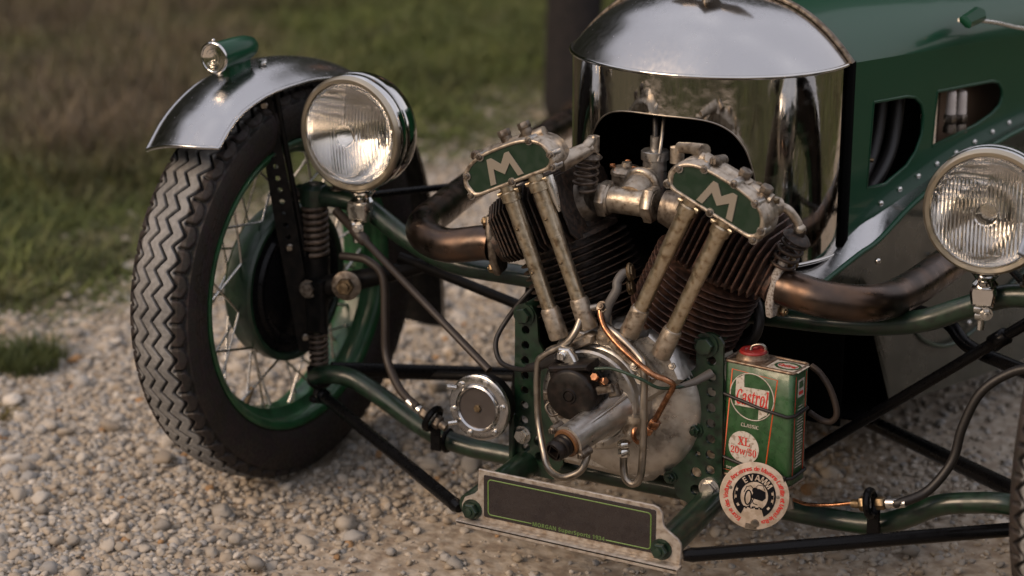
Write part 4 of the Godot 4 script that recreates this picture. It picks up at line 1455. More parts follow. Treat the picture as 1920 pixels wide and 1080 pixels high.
func make_cylinder(s: float) -> void:
	var side := "left" if s < 0 else "right"
	var xf := cyl_frame(s)
	var fm: Material = M.iron if s < 0 else M.iron_rust
	var c := part("cylinder", car, "dark iron finned cylinder leaning left" if s < 0 else "rusty brown finned cylinder leaning right")
	var ax := up_axis(xf, Vector3(0, 0, ZC))
	var b := MB.new()
	b.lathe([Vector2(0, 0.1), Vector2(0.07, 0.1), Vector2(0.07, 0.142), Vector2(0.057, 0.147), Vector2(0.057, 0.272), Vector2(0, 0.272)], ax, 40)
	put("barrel", b, fm, c)
	for i in 11:
		var a := 0.154 + 0.0103 * i
		b = MB.new()
		var r := 0.084 if i > 0 else 0.078
		b.lathe([Vector2(0.056, a - 0.0016), Vector2(r - 0.001, a - 0.0009), Vector2(r, a), Vector2(r - 0.001, a + 0.0009), Vector2(0.056, a + 0.0016)], ax, 56)
		put("cooling_fin", b, fm, c)
	# head: fins stand across, parallel to the cylinder
	var h := part("cylinder_head", car, side + " cylinder head with upright cooling fins")
	b = MB.new()
	b.lathe([Vector2(0, 0.268), Vector2(0.074, 0.268), Vector2(0.074, 0.274), Vector2(0.06, 0.28), Vector2(0.056, 0.345), Vector2(0.04, 0.362), Vector2(0, 0.366)], ax, 36)
	put("head_casting", b, fm, h)
	for i in 16:
		var lat := s * (-0.05 + 0.0098 * i)
		var half := sqrt(maxf(0.0006, 0.092 * 0.092 - lat * lat * 0.72))
		var top := 0.372 - 0.25 * pow(maxf(0.0, absf(lat) - 0.03), 1.0)
		b = MB.new()
		var pl := PackedVector2Array([Vector2(-half, 0.282), Vector2(-half + 0.012, 0.27), Vector2(half - 0.012, 0.27), Vector2(half, 0.282), Vector2(half, top - 0.02), Vector2(half - 0.02, top), Vector2(-half + 0.02, top), Vector2(-half, top - 0.02)])
		b.prism(pl, -0.0014, 0.0014, Transform3D(Basis(-xf.basis.z, xf.basis.y, xf.basis.x), xf * Vector3(lat, 0, ZC)), 0.0006)
		put("cooling_fin", b, fm, h)
	# exhaust port
	var out := xf * Vector3(s * 0.105, 0.301, 0.115)
	var oin := xf * Vector3(s * 0.05, 0.304, 0.1)
	b = MB.new()
	b.tube([oin, oin.lerp(out, 0.6), out], [0.034, 0.03, 0.03], 20)
	put("exhaust_port", b, fm, h)
	var fx := along(out, Vector3(s * 0.86, -0.16 if s > 0 else -0.12, 0.12))
	b = MB.new()
	b.prism(PackedVector2Array([Vector2(-0.018, -0.044), Vector2(0.012, -0.046), Vector2(0.026, -0.024), Vector2(0.027, 0.024), Vector2(0.014, 0.045), Vector2(-0.014, 0.044), Vector2(-0.027, 0.022), Vector2(-0.028, -0.024)]), -0.004, 0.008, fx, 0.003)
	put("exhaust_flange", b, M.gasket_white if s > 0 else M.dull_steel, h)
	for e: float in [-1.0, 1.0]:
		b = MB.new()
		b.bolt(fx.translated_local(Vector3(0.004, 0.036 * e, 0.007)), 0.0075, 0.008)
		put("nut", b, M.brass, h)
	# inlet boss
	b = MB.new()
	var inl := Vector3(-0.062 if s < 0 else 0.045, 0.57, 0.1)
	b.tube([xf * Vector3(0, 0.31, ZC), xf * Vector3(-s * 0.05, 0.315, ZC + 0.005), inl], [0.05, 0.038, 0.024], 18)
	put("inlet_boss", b, M.dull_steel, h)
	# rocker box
	var rb := part("rocker_box", car, "rocker cover with a green panel and letter M on the " + side + " cylinder")
	var mid := 0.02 if s < 0 else -0.005
	var bx := Transform3D(xf.basis, xf * Vector3(mid, 0.38, 0.0))
	var D := dee(0.079, 0.058)
	b = MB.new()
	b.prism(D, 0.165, 0.217, bx, 0.006)
	put("cover", b, M.alloy_dirty, rb)
	b = MB.new()
	var rimp := []
	var n := D.size()
	var inn := dee(0.069, 0.046)
	for lev in [[0, 0.0, 0.2165], [1, 0.0, 0.2195], [2, 0.0, 0.2195], [3, 0.0, 0.2168]]:
		var row := []
		for i in n:
			var po: Vector2 = D[i] * 0.985 + Vector2(0, 0.0004)
			var pi: Vector2 = inn[i] + Vector2(0, 0.006)
			var f: float = [0.06, 0.22, 0.82, 1.0][lev[0]]
			var q := po.lerp(pi, f)
			row.append(bx * Vector3(q.x, q.y, lev[2]))
		rimp.append(row)
	b.grid(rimp, true)
	put("cover_rim", b, M.alloy_dirty, rb)
	b = MB.new()
	var pan := PackedVector2Array()
	for p in inn:
		pan.append(p + Vector2(0, 0.006))
	b.prism(pan, 0.2163, 0.2172, bx)
	put("green_panel", b, M.badge_green, rb)
	b = MB.new()
	var em := PackedVector2Array([Vector2(-0.026, 0), Vector2(-0.017, 0), Vector2(-0.0125, 0.0185), Vector2(0.0, 0.0075), Vector2(0.0125, 0.0185), Vector2(0.017, 0), Vector2(0.026, 0), Vector2(0.0175, 0.033), Vector2(0.0105, 0.033), Vector2(0.0, 0.0215), Vector2(-0.0105, 0.033), Vector2(-0.0175, 0.033)])
	for i in em.size():
		em[i] = em[i] * 1.12
	b.prism(em, 0.217, 0.2188, bx.translated_local(Vector3(-0.006 if s < 0 else 0.004, 0.0085, 0)), 0.0004)
	put("letter_m", b, M.letter_cream, rb)
	for q in [[-0.071, 0.006], [-0.066, 0.034], [-0.034, 0.0525], [0.012, 0.0572], [0.05, 0.049], [0.074, 0.02], [0.07, 0.003], [0.0, 0.0035]]:
		if s < 0 and q[0] == 0.012:
			continue
		b = MB.new()
		var sx := bx.translated_local(Vector3(q[0], q[1], 0.2165))
		b.lathe([Vector2(0, -0.02), Vector2(0.0062, -0.02), Vector2(0.0062, 0.0025), Vector2(0, 0.003)], sx, 14)
		put("screw_boss", b, M.alloy, rb)
		b = MB.new()
		b.screw(sx.translated_local(Vector3(0, 0, 0.0028)).rotated_local(Vector3.BACK, q[0] * 31.0), 0.0046)
		put("screw", b, M.dull_steel, rb)
	# ridge and bolts on top of the box
	b = MB.new()
	b.box(bx * Vector3(-0.012 * 1.0, 0.054, 0.186), Vector3(0.075, 0.014, 0.022), bx.basis, 0.005)
	b.tube([bx * Vector3(-0.055, 0.05, 0.184), bx * Vector3(0.06, 0.052, 0.184)], 0.0085, 12)
	put("oil_ridge", b, M.alloy_dirty, rb)
	for q in ([[-0.052, 0.058, 0.0], [0.0, 0.066, 1.0], [0.035, 0.066, 1.0]] if s < 0 else [[-0.03, 0.064, 0.0], [0.012, 0.062, 1.0], [0.048, 0.058, 1.0]]):
		b = MB.new()
		var p := bx * Vector3(q[0], q[1], 0.188)
		if q[2] > 0.5:
			b.lathe([Vector2(0, -0.012), Vector2(0.0085, -0.012), Vector2(0.0085, 0), Vector2(0, 0.001)], along(p, bx.basis.y), 16)
			b.hexagon(along(p, bx.basis.y), 0.0095, 0.01)
		else:
			b.lathe([Vector2(0, -0.02), Vector2(0.0075, -0.02), Vector2(0.0075, 0.012), Vector2(0.005, 0.014), Vector2(0, 0.012)], along(p - bx.basis.y * 0.003, Vector3(0, 0.15, 1)), 18)
			b.screw(along(p - bx.basis.y * 0.003 + Vector3(0, 0.002, 0.012), Vector3(0, 0.15, 1)), 0.006)
		put("bolt", b, M.dull_steel, rb)
	# pushrod tubes
	var pr := [[0.003, 0.3676, -0.017], [0.052, 0.372, 0.034]] if s < 0 else [[-0.039, 0.3716, -0.0358], [0.0155, 0.371, 0.019]]
	for q in pr:
		var pt := part("pushrod_tube", car)
		var top := xf * Vector3(q[0], 0.383, 0.205)
		var bot := xf * Vector3(q[2], 0.149, 0.196)
		var tx := along(bot, top - bot)
		var L := top.distance_to(bot)
		b = MB.new()
		b.lathe([Vector2(0, 0.03), Vector2(0.0108, 0.03), Vector2(0.0108, L * 0.6), Vector2(0.0117, L * 0.602), Vector2(0.0117, L), Vector2(0, L)], tx, 24)
		put("tube", b, M.tube_metal, pt)
		b = MB.new()
		b.lathe([Vector2(0, 0.0), Vector2(0.0135, 0.0), Vector2(0.0145, 0.003), Vector2(0.0138, 0.042), Vector2(0.0125, 0.046), Vector2(0.0108, 0.047)], tx, 24)
		put("lower_sleeve", b, M.alloy_dirty, pt)
		b = MB.new()
		b.lathe([Vector2(0.0115, L - 0.026), Vector2(0.0145, L - 0.025), Vector2(0.0145, L - 0.012), Vector2(0.0125, L - 0.01)], tx, 24)
		b.box(tx * Vector3(0, 0, L - 0.012), Vector3(0.012, 0.034, 0.008), tx.basis, 0.002)
		put("collar", b, M.tube_metal, pt)
		b = MB.new()
		for hh in [0.44, 0.72]:
			b.ball(tx * Vector3(0.004, 0, L * hh) + Vector3(0, 0, 0.0105), 0.0024, 10)
		put("pin", b, M.brass, pt)
	# valve gear beside the box
	var vg := part("valve_gear", car, side + " exposed rocker arms and valve springs")
	b = MB.new()
	if s < 0:
		b.tube([Vector3(-0.08, 0.637, 0.18), Vector3(-0.066, 0.645, 0.16), Vector3(-0.055, 0.652, 0.135)], [0.0145, 0.012, 0.0095], 14)
		b.tube(smooth([Vector3(-0.06, 0.648, 0.15), Vector3(-0.055, 0.66, 0.135), Vector3(-0.06, 0.6595, 0.12)], 4), [0.0075, 0.0075, 0.0075, 0.0075, 0.0075, 0.0075, 0.0075, 0.0075, 0.0075], 12)
		b.lathe([Vector2(0, -0.012), Vector2(0.0085, -0.012), Vector2(0.0085, 0.01), Vector2(0, 0.011)], along(Vector3(-0.057, 0.655, 0.118), Vector3.UP), 14)
	else:
		b.tube([Vector3(0.2, 0.625, 0.18), Vector3(0.222, 0.61, 0.165), Vector3(0.236, 0.604, 0.145)], [0.018, 0.016, 0.013], 14)
		b.tube(smooth([Vector3(0.23, 0.607, 0.15), Vector3(0.246, 0.601, 0.14), Vector3(0.257, 0.585, 0.132), Vector3(0.262, 0.573, 0.13)], 4), 0.0065, 12)
		b.ball(Vector3(0.262, 0.572, 0.13), 0.009, 12)
		put("rocker_arm", b, M.alloy_dirty, vg)
		b = MB.new()
		b.tube([Vector3(0.135, 0.675, 0.17), Vector3(0.11, 0.674, 0.155), Vector3(0.085, 0.669, 0.14)], [0.011, 0.008, 0.0075], 12)
		b.lathe([Vector2(0, -0.014), Vector2(0.01, -0.014), Vector2(0.01, 0.008), Vector2(0, 0.009)], along(Vector3(0.082, 0.661, 0.14), Vector3.UP), 14)
	put("rocker_arm", b, M.alloy_dirty, vg)
	var sp0 := Vector3(-0.071, 0.585, 0.118) if s < 0 else Vector3(0.236, 0.515, 0.13)
	var sp1 := Vector3(-0.066, 0.632, 0.118) if s < 0 else Vector3(0.257, 0.556, 0.13)
	b = MB.new()
	coil(b, sp0, sp1, 0.0165, 0.0026, 4.0)
	put("valve_spring", b, M.spring if s < 0 else M.iron, vg)
	b = MB.new()
	b.lathe([Vector2(0, 0), Vector2(0.019, 0), Vector2(0.021, 0.003), Vector2(0.016, 0.008), Vector2(0.008, 0.01), Vector2(0.006, 0.02), Vector2(0, 0.02)], along(sp1, sp1 - sp0), 24)
	put("spring_cap", b, M.dull_steel if s < 0 else M.iron, vg)
	# far side valve spring and oil nipple
	b = MB.new()
	var e0 := Vector3(-0.088, 0.622, 0.2) if s < 0 else Vector3(0.2135, 0.625, 0.17)
	if s < 0:
		b.tube([e0, e0 + Vector3(0.006, -0.015, 0.0), e0 + Vector3(0.013, -0.036, 0), e0 + Vector3(0.018, -0.05, 0)], [0.0075, 0.0075, 0.005, 0.0022], 12)
		put("oil_nipple", b, M.bright_steel, vg)
	else:
		b.bolt(along(e0, Vector3(0.2, 1, 0.2)), 0.009, 0.012)
		b.box(e0 + Vector3(0.022, -0.006, 0.0), Vector3(0.02, 0.007, 0.009), Basis(), 0.002)
		put("oil_nipple", b, M.brass, vg)


func dee(w: float, h: float) -> PackedVector2Array:   # flat foot, arched top
	var p := PackedVector2Array()
	var r := 0.2 * w
	for i in 5:
		var a := deg_to_rad(lerpf(-135.0, -90.0, i / 4.0))
		p.append(Vector2(-w + r * 1.2 + r * 1.2 * cos(a), r * 0.75 + r * 0.75 * sin(a)))
	for i in 5:
		var a := deg_to_rad(lerpf(-90.0, -10.0, i / 4.0))
		p.append(Vector2(w - r + r * cos(a), r * 0.75 + r * 0.75 * sin(a)))
	for i in range(1, 32):
		var a := PI * i / 32.0
		var cx := cos(a)
		p.append(Vector2(w * signf(cx) * pow(absf(cx), 0.72), r * 0.62 + (h - r * 0.62) * pow(sin(a), 0.72)))
	return p


func make_engine() -> void:
	make_cylinder(-1.0)
	make_cylinder(1.0)
	var k := part("crankcase", car, "bare alloy crankcase between the two green plates")
	var cc := Vector3(0.017, 0.287, 0)
	var b := MB.new()
	b.lathe([Vector2(0, 0.172), Vector2(0.05, 0.172), Vector2(0.085, 0.17), Vector2(0.105, 0.164), Vector2(0.117, 0.153), Vector2(0.122, 0.135), Vector2(0.1225, 0.08), Vector2(0.126, 0.078), Vector2(0.126, 0.068), Vector2(0.122, 0.066), Vector2(0.122, 0.02), Vector2(0, 0.01)], Transform3D(Basis(), cc), 80)
	put("case_half", b, M.alloy, k)
	b = MB.new()
	b.prism(PackedVector2Array([Vector2(-0.108, 0.3), Vector2(-0.104, 0.19), Vector2(-0.09, 0.172), Vector2(0.045, 0.165), Vector2(0.06, 0.17), Vector2(0.085, 0.2), Vector2(0.05, 0.26)]), 0.04, 0.158, Transform3D(), 0.01)
	put("sump", b, M.alloy, k)
	b = MB.new()
	b.prism(PackedVector2Array([Vector2(-0.105, 0.33), Vector2(-0.078, 0.375), Vector2(-0.05, 0.4), Vector2(-0.02, 0.392), Vector2(0.008, 0.398), Vector2(0.035, 0.398), Vector2(0.065, 0.41), Vector2(0.1, 0.385), Vector2(0.118, 0.345), Vector2(0.06, 0.3), Vector2(-0.05, 0.3)]), 0.03, 0.186, Transform3D(), 0.006)
	put("case_neck", b, M.alloy, k)
	b = MB.new()
	b.prism(PackedVector2Array([Vector2(-0.1, 0.345), Vector2(-0.088, 0.366), Vector2(-0.05, 0.383), Vector2(-0.022, 0.4), Vector2(-0.012, 0.398), Vector2(-0.015, 0.385), Vector2(-0.045, 0.37), Vector2(-0.07, 0.345)]), 0.186, 0.206, Transform3D(), 0.003)
	b.prism(PackedVector2Array([Vector2(0.016, 0.397), Vector2(0.024, 0.402), Vector2(0.06, 0.375), Vector2(0.085, 0.35), Vector2(0.077, 0.338), Vector2(0.05, 0.36), Vector2(0.012, 0.388)]), 0.186, 0.21, Transform3D(), 0.003)
	put("tappet_bridge", b, M.alloy_dirty, k)
	# timing cover: stepped disc with screws
	var tc := Transform3D(Basis(), Vector3(-0.019, 0.2995, 0))
	b = MB.new()
	b.lathe([Vector2(0, 0.2), Vector2(0.045, 0.2), Vector2(0.047, 0.203), Vector2(0.0625, 0.203), Vector2(0.0645, 0.206), Vector2(0.0715, 0.206), Vector2(0.0745, 0.203), Vector2(0.075, 0.19), Vector2(0.079, 0.188), Vector2(0.082, 0.183), Vector2(0.085, 0.165), Vector2(0, 0.165)], tc, 72)
	put("timing_cover", b, M.alloy, k)
	for a in [-25, 22, 70, 118, 215, 262, 310]:
		b = MB.new()
		var p := tc * Vector3(0.0525 * cos(deg_to_rad(a)), 0.0525 * sin(deg_to_rad(a)), 0.203)
		b.screw(Transform3D(Basis(Vector3.BACK, a * 0.3), p), 0.0055)
		put("cover_screw", b, M.dull_steel, k)
	# starter nose
	var n1 := Vector3(-0.0044, 0.2705, 0.30)
	var n0 := Vector3(0.024, 0.294, 0.19)
	var nx := along(n0, n1 - n0)
	var L := n0.distance_to(n1)
	b = MB.new()
	b.lathe([Vector2(0, -0.01), Vector2(0.036, -0.01), Vector2(0.0285, 0.015), Vector2(0.025, L * 0.5), Vector2(0.0237, L - 0.012), Vector2(0.0245, L), Vector2(0.022, L + 0.001), Vector2(0, L)], nx, 40)
	put("starter_nose", b, M.alloy, k)
	b = MB.new()
	b.tube([Vector3(0.0135, 0.29, 0.285), Vector3(0.0405, 0.316, 0.206)], 0.0028, 8)
	b.tube([Vector3(0.012, 0.286, 0.285), Vector3(0.038, 0.31, 0.206)], 0.004, 8)
	put("nose_rib", b, M.alloy, k)
	b = MB.new()
	b.lathe([Vector2(0.016, L), Vector2(0.0155, L + 0.006), Vector2(0.0203, L + 0.0055), Vector2(0.021, L + 0.003), Vector2(0.0208, L)], nx, 36, true)
	put("fibre_ring", b, M.fibre_ring, k)
	b = MB.new()
	b.lathe([Vector2(0.0105, L + 0.004), Vector2(0.016, L + 0.005), Vector2(0.0165, L + 0.009), Vector2(0.014, L + 0.011), Vector2(0.0165, L + 0.013), Vector2(0.0165, L + 0.017), Vector2(0.0135, L + 0.019), Vector2(0.0155, L + 0.022), Vector2(0.0155, L + 0.028), Vector2(0.0125, L + 0.032), Vector2(0.0118, L + 0.032), Vector2(0.0115, L + 0.004)], nx, 32, true)
	b.lathe([Vector2(0.0115, L + 0.031), Vector2(0.0098, L + 0.031), Vector2(0.0098, L + 0.002), Vector2(0.0, L + 0.002), Vector2(0.0, L), Vector2(0.0115, L)], nx.rotated_local(Vector3.BACK, 0.35), 4)
	put("starter_dog", b, M.bakelite, k)
	for a in [2.6, -0.5]:
		b = MB.new()
		b.lathe([Vector2(0, L - 0.016), Vector2(0.0065, L - 0.016), Vector2(0.0065, L + 0.003), Vector2(0, L + 0.003)], nx.translated_local(Vector3(0.0275 * cos(a), 0.0275 * sin(a), 0)), 14)
		b.screw(nx.translated_local(Vector3(0.0275 * cos(a), 0.0275 * sin(a), L + 0.003)), 0.005)
		put("lug_screw", b, M.dull_steel, k)
	# pressure fittings on the case
	b = MB.new()
	b.lathe([Vector2(0, 0), Vector2(0.012, 0), Vector2(0.012, 0.02), Vector2(0.0085, 0.022), Vector2(0.0085, 0.04), Vector2(0, 0.042)], along(Vector3(0.0, 0.385, 0.19), Vector3.UP), 18)
	b.lathe([Vector2(0.0075, 0.0), Vector2(0.0145, 0.0), Vector2(0.0145, 0.006), Vector2(0.0075, 0.006)], along(Vector3(0.0, 0.392, 0.19), Vector3.UP), 18)
	b.lathe([Vector2(0, 0), Vector2(0.012, 0), Vector2(0.016, 0.008), Vector2(0.017, 0.03), Vector2(0.0, 0.032)], along(Vector3(0.046, 0.258, 0.2), Vector3(0.15, 1, -0.1)), 20)
	put("oil_boss", b, M.alloy_dirty, k)
	b = MB.new()
	b.hexagon(along(Vector3(0.0459, 0.231, 0.222), Vector3.UP), 0.0085, 0.012)
	b.hexagon(along(Vector3(0.0459, 0.246, 0.222), Vector3.UP), 0.0095, 0.008)
	put("union_nut", b, M.bright_steel, k)
	b = MB.new()
	b.hexagon(along(Vector3(0.08, 0.274, 0.2), Vector3(0.5, 1, 0)), 0.008, 0.012)
	b.hexagon(along(Vector3(0.072, 0.263, 0.2), Vector3(0.5, 1, 0)), 0.0065, 0.011)
	ring(b, along(Vector3(0.0615, 0.262, 0.203), Vector3(1, 0.2, 0.35)), 0.0125, 0.0035, 20, 8)
	put("copper_union", b, M.copper, k)
	for q in [Vector3(0.055, 0.365, 0.207), Vector3(0.1, 0.362, 0.178), Vector3(0.062, 0.345, 0.203), Vector3(0.132, 0.258, 0.1), Vector3(-0.062, 0.205, 0.15)]:
		b = MB.new()
		b.bolt(along(q, Vector3(0.15, 0.35, 1)), 0.006, 0.008)
		put("case_nut", b, M.steel, k)

	# distributor
	var d := part("distributor", car, "round black distributor cap in front of the timing cover")
	var dx := Transform3D(Basis(), Vector3(-0.023, 0.3226, 0.0))
	b = MB.new()
	b.lathe([Vector2(0, 0.262), Vector2(0.006, 0.2625), Vector2(0.0075, 0.2605), Vector2(0.0085, 0.2625), Vector2(0.0105, 0.2625), Vector2(0.0115, 0.2605), Vector2(0.033, 0.259), Vector2(0.0368, 0.2565), Vector2(0.0385, 0.252), Vector2(0.0387, 0.225), Vector2(0.034, 0.222), Vector2(0, 0.222)], dx, 48)
	put("cap", b, M.bakelite, d)
	b = MB.new()
	b.lathe([Vector2(0, 0.222), Vector2(0.038, 0.222), Vector2(0.0385, 0.216), Vector2(0.034, 0.213), Vector2(0.03, 0.205), Vector2(0, 0.2)], dx, 40)
	b.box(Vector3(-0.028, 0.36, 0.235), Vector3(0.064, 0.01, 0.04), Basis(Vector3.BACK, 0.2), 0.003)
	b.box(Vector3(-0.05, 0.348, 0.238), Vector3(0.018, 0.022, 0.03), Basis(Vector3.BACK, 0.2), 0.003)
	put("body", b, M.bakelite, d)
	b = MB.new()
	b.box(Vector3(0.022, 0.335, 0.245), Vector3(0.034, 0.012, 0.008), Basis(Vector3.BACK, 0.35), 0.002)
	b.box(Vector3(0.035, 0.333, 0.236), Vector3(0.018, 0.018, 0.012), Basis(Vector3.BACK, 0.35), 0.003)
	b.box(Vector3(-0.0615, 0.314, 0.245), Vector3(0.012, 0.014, 0.02), Basis(), 0.002)
	b.tube(smooth([Vector3(-0.058, 0.305, 0.25), Vector3(-0.062, 0.298, 0.255), Vector3(-0.054, 0.287, 0.255), Vector3(-0.042, 0.29, 0.25)], 4), 0.0022, 8)
	put("clip", b, M.dull_steel, d)
	b = MB.new()
	b.hexagon(along(Vector3(0.012, 0.352, 0.248), Vector3(0.2, 0.6, 1)), 0.006, 0.01)
	put("terminal", b, M.copper, d)
	b = MB.new()
	b.hexagon(along(Vector3(0.019, 0.347, 0.245), Vector3(1, 0.4, 0.5)), 0.0055, 0.012)
	put("terminal", b, M.copper, d)
	b = MB.new()   # bright clamp for the cable
	b.prism(PackedVector2Array([Vector2(-0.012, -0.008), Vector2(0.01, -0.014), Vector2(0.022, -0.03), Vector2(0.03, -0.028), Vector2(0.018, 0.0), Vector2(0.01, 0.011), Vector2(-0.008, 0.011)]), 0.222, 0.236, Transform3D(Basis(), Vector3(-0.046, 0.372, 0)), 0.003)
	b.screw(Transform3D(Basis(), Vector3(-0.046, 0.372, 0.236)), 0.007)
	put("cable_clamp", b, M.bright_steel, d)

	# pipes and wires on the front of the engine
	tube("oil_pipe", smooth([Vector3(-0.005, 0.437, 0.185), Vector3(-0.016, 0.436, 0.19), Vector3(-0.03, 0.4291, 0.2), Vector3(-0.0358, 0.4033, 0.215), Vector3(-0.0493, 0.3841, 0.22), Vector3(-0.0832, 0.3612, 0.22), Vector3(-0.0934, 0.3427, 0.22), Vector3(-0.0925, 0.2674, 0.22), Vector3(-0.0726, 0.2224, 0.24), Vector3(-0.0535, 0.206, 0.26), Vector3(-0.0222, 0.2066, 0.28), Vector3(0.0035, 0.2199, 0.28), Vector3(0.0112, 0.2358, 0.275), Vector3(0.0119, 0.2479, 0.27)], 7), 0.0052, M.steel, car, 14)
	tube("oil_pipe", smooth([Vector3(0.0037, 0.4144, 0.2), Vector3(0.0293, 0.4055, 0.21), Vector3(0.0608, 0.3843, 0.215), Vector3(0.0733, 0.3682, 0.22), Vector3(0.0766, 0.3148, 0.225), Vector3(0.0764, 0.2424, 0.225), Vector3(0.073, 0.2052, 0.225), Vector3(0.0625, 0.193, 0.225), Vector3(0.0505, 0.199, 0.225), Vector3(0.0461, 0.2165, 0.223), Vector3(0.0459, 0.2351, 0.222)], 7), 0.0055, M.steel, car, 14)
	tube("copper_pipe", smooth([Vector3(-0.005, 0.4369, 0.2), Vector3(0.0, 0.426, 0.206), Vector3(0.012, 0.412, 0.214), Vector3(0.0425, 0.3908, 0.223), Vector3(0.0862, 0.366, 0.228), Vector3(0.109, 0.357, 0.222), Vector3(0.1163, 0.3475, 0.215), Vector3(0.1048, 0.3247, 0.21), Vector3(0.0838, 0.2861, 0.2)], 7), 0.0043, M.copper, car, 12)
	tube("breather_hose", smooth([Vector3(0.0259, 0.4868, 0.17), Vector3(0.0187, 0.486, 0.176), Vector3(0.0145, 0.476, 0.185), Vector3(0.0155, 0.4649, 0.19), Vector3(0.0067, 0.4451, 0.195), Vector3(0.0012, 0.4205, 0.195), Vector3(0.001, 0.405, 0.195)], 7), 0.0068, M.rubber_grey, car, 14)
	b = MB.new()
	for q in [Vector3(0.0235, 0.4868, 0.17), Vector3(0.0196, 0.4622, 0.16)]:
		b = MB.new()
		b.hexagon(along(q, Vector3(1, 0.25, -0.2)), 0.0115, 0.009)
		ring(b, along(q + Vector3(0.004, 0.002, 0), Vector3(1, 0.25, -0.2)), 0.0105, 0.003, 20, 8)
		put("hose_nut", b, M.brass, car)
	b = MB.new()
	b.bolt(along(Vector3(-0.002, 0.441, 0.2), Vector3(0, 0.5, 1)), 0.006, 0.006)
	put("pipe_clip", b, M.dull_steel, car)
	tube("ignition_cable", smooth([Vector3(-0.15, 0.43, 0.1), Vector3(-0.1654, 0.4107, 0.12), Vector3(-0.1914, 0.3722, 0.13), Vector3(-0.1988, 0.3435, 0.15), Vector3(-0.181, 0.321, 0.17), Vector3(-0.142, 0.3218, 0.19), Vector3(-0.1011, 0.3363, 0.21), Vector3(-0.072, 0.3526, 0.225), Vector3(-0.05, 0.369, 0.23)], 7), 0.0038, M.hose, car, 10)
	tube("cable_boot", [Vector3(-0.118, 0.331, 0.203), Vector3(-0.095, 0.341, 0.213), Vector3(-0.092, 0.343, 0.214), Vector3(-0.07, 0.356, 0.226), Vector3(-0.055, 0.365, 0.23)], [0.006, 0.0075, 0.0062, 0.0085, 0.008], M.hose, car, 12)
	tube("green_wire", smooth([Vector3(0.012, 0.366, 0.25), Vector3(0.0381, 0.3686, 0.245), Vector3(0.0768, 0.3593, 0.24), Vector3(0.1007, 0.3435, 0.222), Vector3(0.1282, 0.3425, 0.19), Vector3(0.145, 0.3487, 0.168)], 7), 0.0024, M.drum_green, car, 8)
	tube("cable_end", [Vector3(0.118, 0.341, 0.2), Vector3(0.134, 0.345, 0.18), Vector3(0.15, 0.354, 0.158)], [0.0035, 0.0055, 0.0068], M.rubber_grey, car, 10)

	# inlet manifold and carburettor
	var mf := part("inlet_manifold", car)
	b = MB.new()
	b.tube([Vector3(-0.045, 0.5703, 0.1), Vector3(0.035, 0.5703, 0.1)], 0.0195, 24)
	b.tube(smooth([Vector3(-0.006, 0.575, 0.095), Vector3(-0.005, 0.585, 0.075), Vector3(-0.003, 0.59, 0.05)], 4), 0.022, 20)
	ring(b, along(Vector3(-0.004, 0.588, 0.066), Vector3(0, 0.2, -1)), 0.021, 0.007, 28, 10)
	put("manifold_pipe", b, M.alloy_dirty, mf)
	for x in [[-0.053, 1.0], [0.034, -1.0]]:
		b = MB.new()
		b.hexagon(along(Vector3(x[0], 0.5703, 0.1), Vector3(x[1], 0, 0)), 0.0275, 0.014)
		b.lathe([Vector2(0, 0.013), Vector2(0.0235, 0.013), Vector2(0.0215, 0.017), Vector2(0, 0.017)], along(Vector3(x[0], 0.5703, 0.1), Vector3(x[1], 0, 0)), 28)
		put("manifold_nut", b, M.alloy_dirty, mf)
	var cb := part("carburettor", car)
	b = MB.new()
	b.lathe([Vector2(0, -0.03), Vector2(0.0165, -0.03), Vector2(0.0175, 0.0), Vector2(0.0175, 0.045), Vector2(0.0205, 0.046), Vector2(0.0205, 0.058), Vector2(0.018, 0.06), Vector2(0.0075, 0.061), Vector2(0.0075, 0.08), Vector2(0, 0.08)], Transform3D(Basis(Vector3.RIGHT, Vector3(0, 0, -1), Vector3.UP), Vector3(0.0, 0.573, 0.03)), 32)
	put("mixing_chamber", b, M.alloy, cb)
	b = MB.new()
	b.lathe([Vector2(0, -0.03), Vector2(0.021, -0.03), Vector2(0.022, 0.008), Vector2(0.0235, 0.009), Vector2(0.0235, 0.014), Vector2(0.018, 0.02), Vector2(0.008, 0.022), Vector2(0.007, 0.027), Vector2(0, 0.028)], Transform3D(Basis(Vector3.RIGHT, Vector3(0, 0, -1), Vector3.UP), Vector3(-0.045, 0.582, 0.03)), 32)
	put("float_bowl", b, M.alloy_dirty, cb)
	b = MB.new()
	for q in [Vector3(-0.063, 0.602, 0.04), Vector3(-0.028, 0.602, 0.04), Vector3(-0.05, 0.604, 0.015)]:
		b = MB.new()
		b.screw(along(q, Vector3.UP), 0.0045)
		put("bowl_screw", b, M.copper, cb)
	tube("control_cable", smooth([Vector3(0.0, 0.65, 0.03), Vector3(-0.004, 0.67, 0.022), Vector3(-0.014, 0.69, 0.005), Vector3(-0.03, 0.7, -0.03)], 5), 0.0045, M.hose, cb, 10)
	tube("control_cable", smooth([Vector3(0.012, 0.62, 0.045), Vector3(0.012, 0.65, 0.035), Vector3(0.004, 0.68, 0.01)], 5), 0.003, M.steel, cb, 10)

	# perforated engine plates
	var PL := PackedVector2Array([Vector2(-0.1655, 0.3955), Vector2(-0.1602, 0.4055), Vector2(-0.1496, 0.4113), Vector2(-0.1373, 0.4085), Vector2(-0.1295, 0.3952), Vector2(-0.1266, 0.3555), Vector2(-0.1177, 0.3404), Vector2(-0.1, 0.33), Vector2(-0.09, 0.24), Vector2(-0.085, 0.17), Vector2(-0.1, 0.142), Vector2(-0.1663, 0.142)])
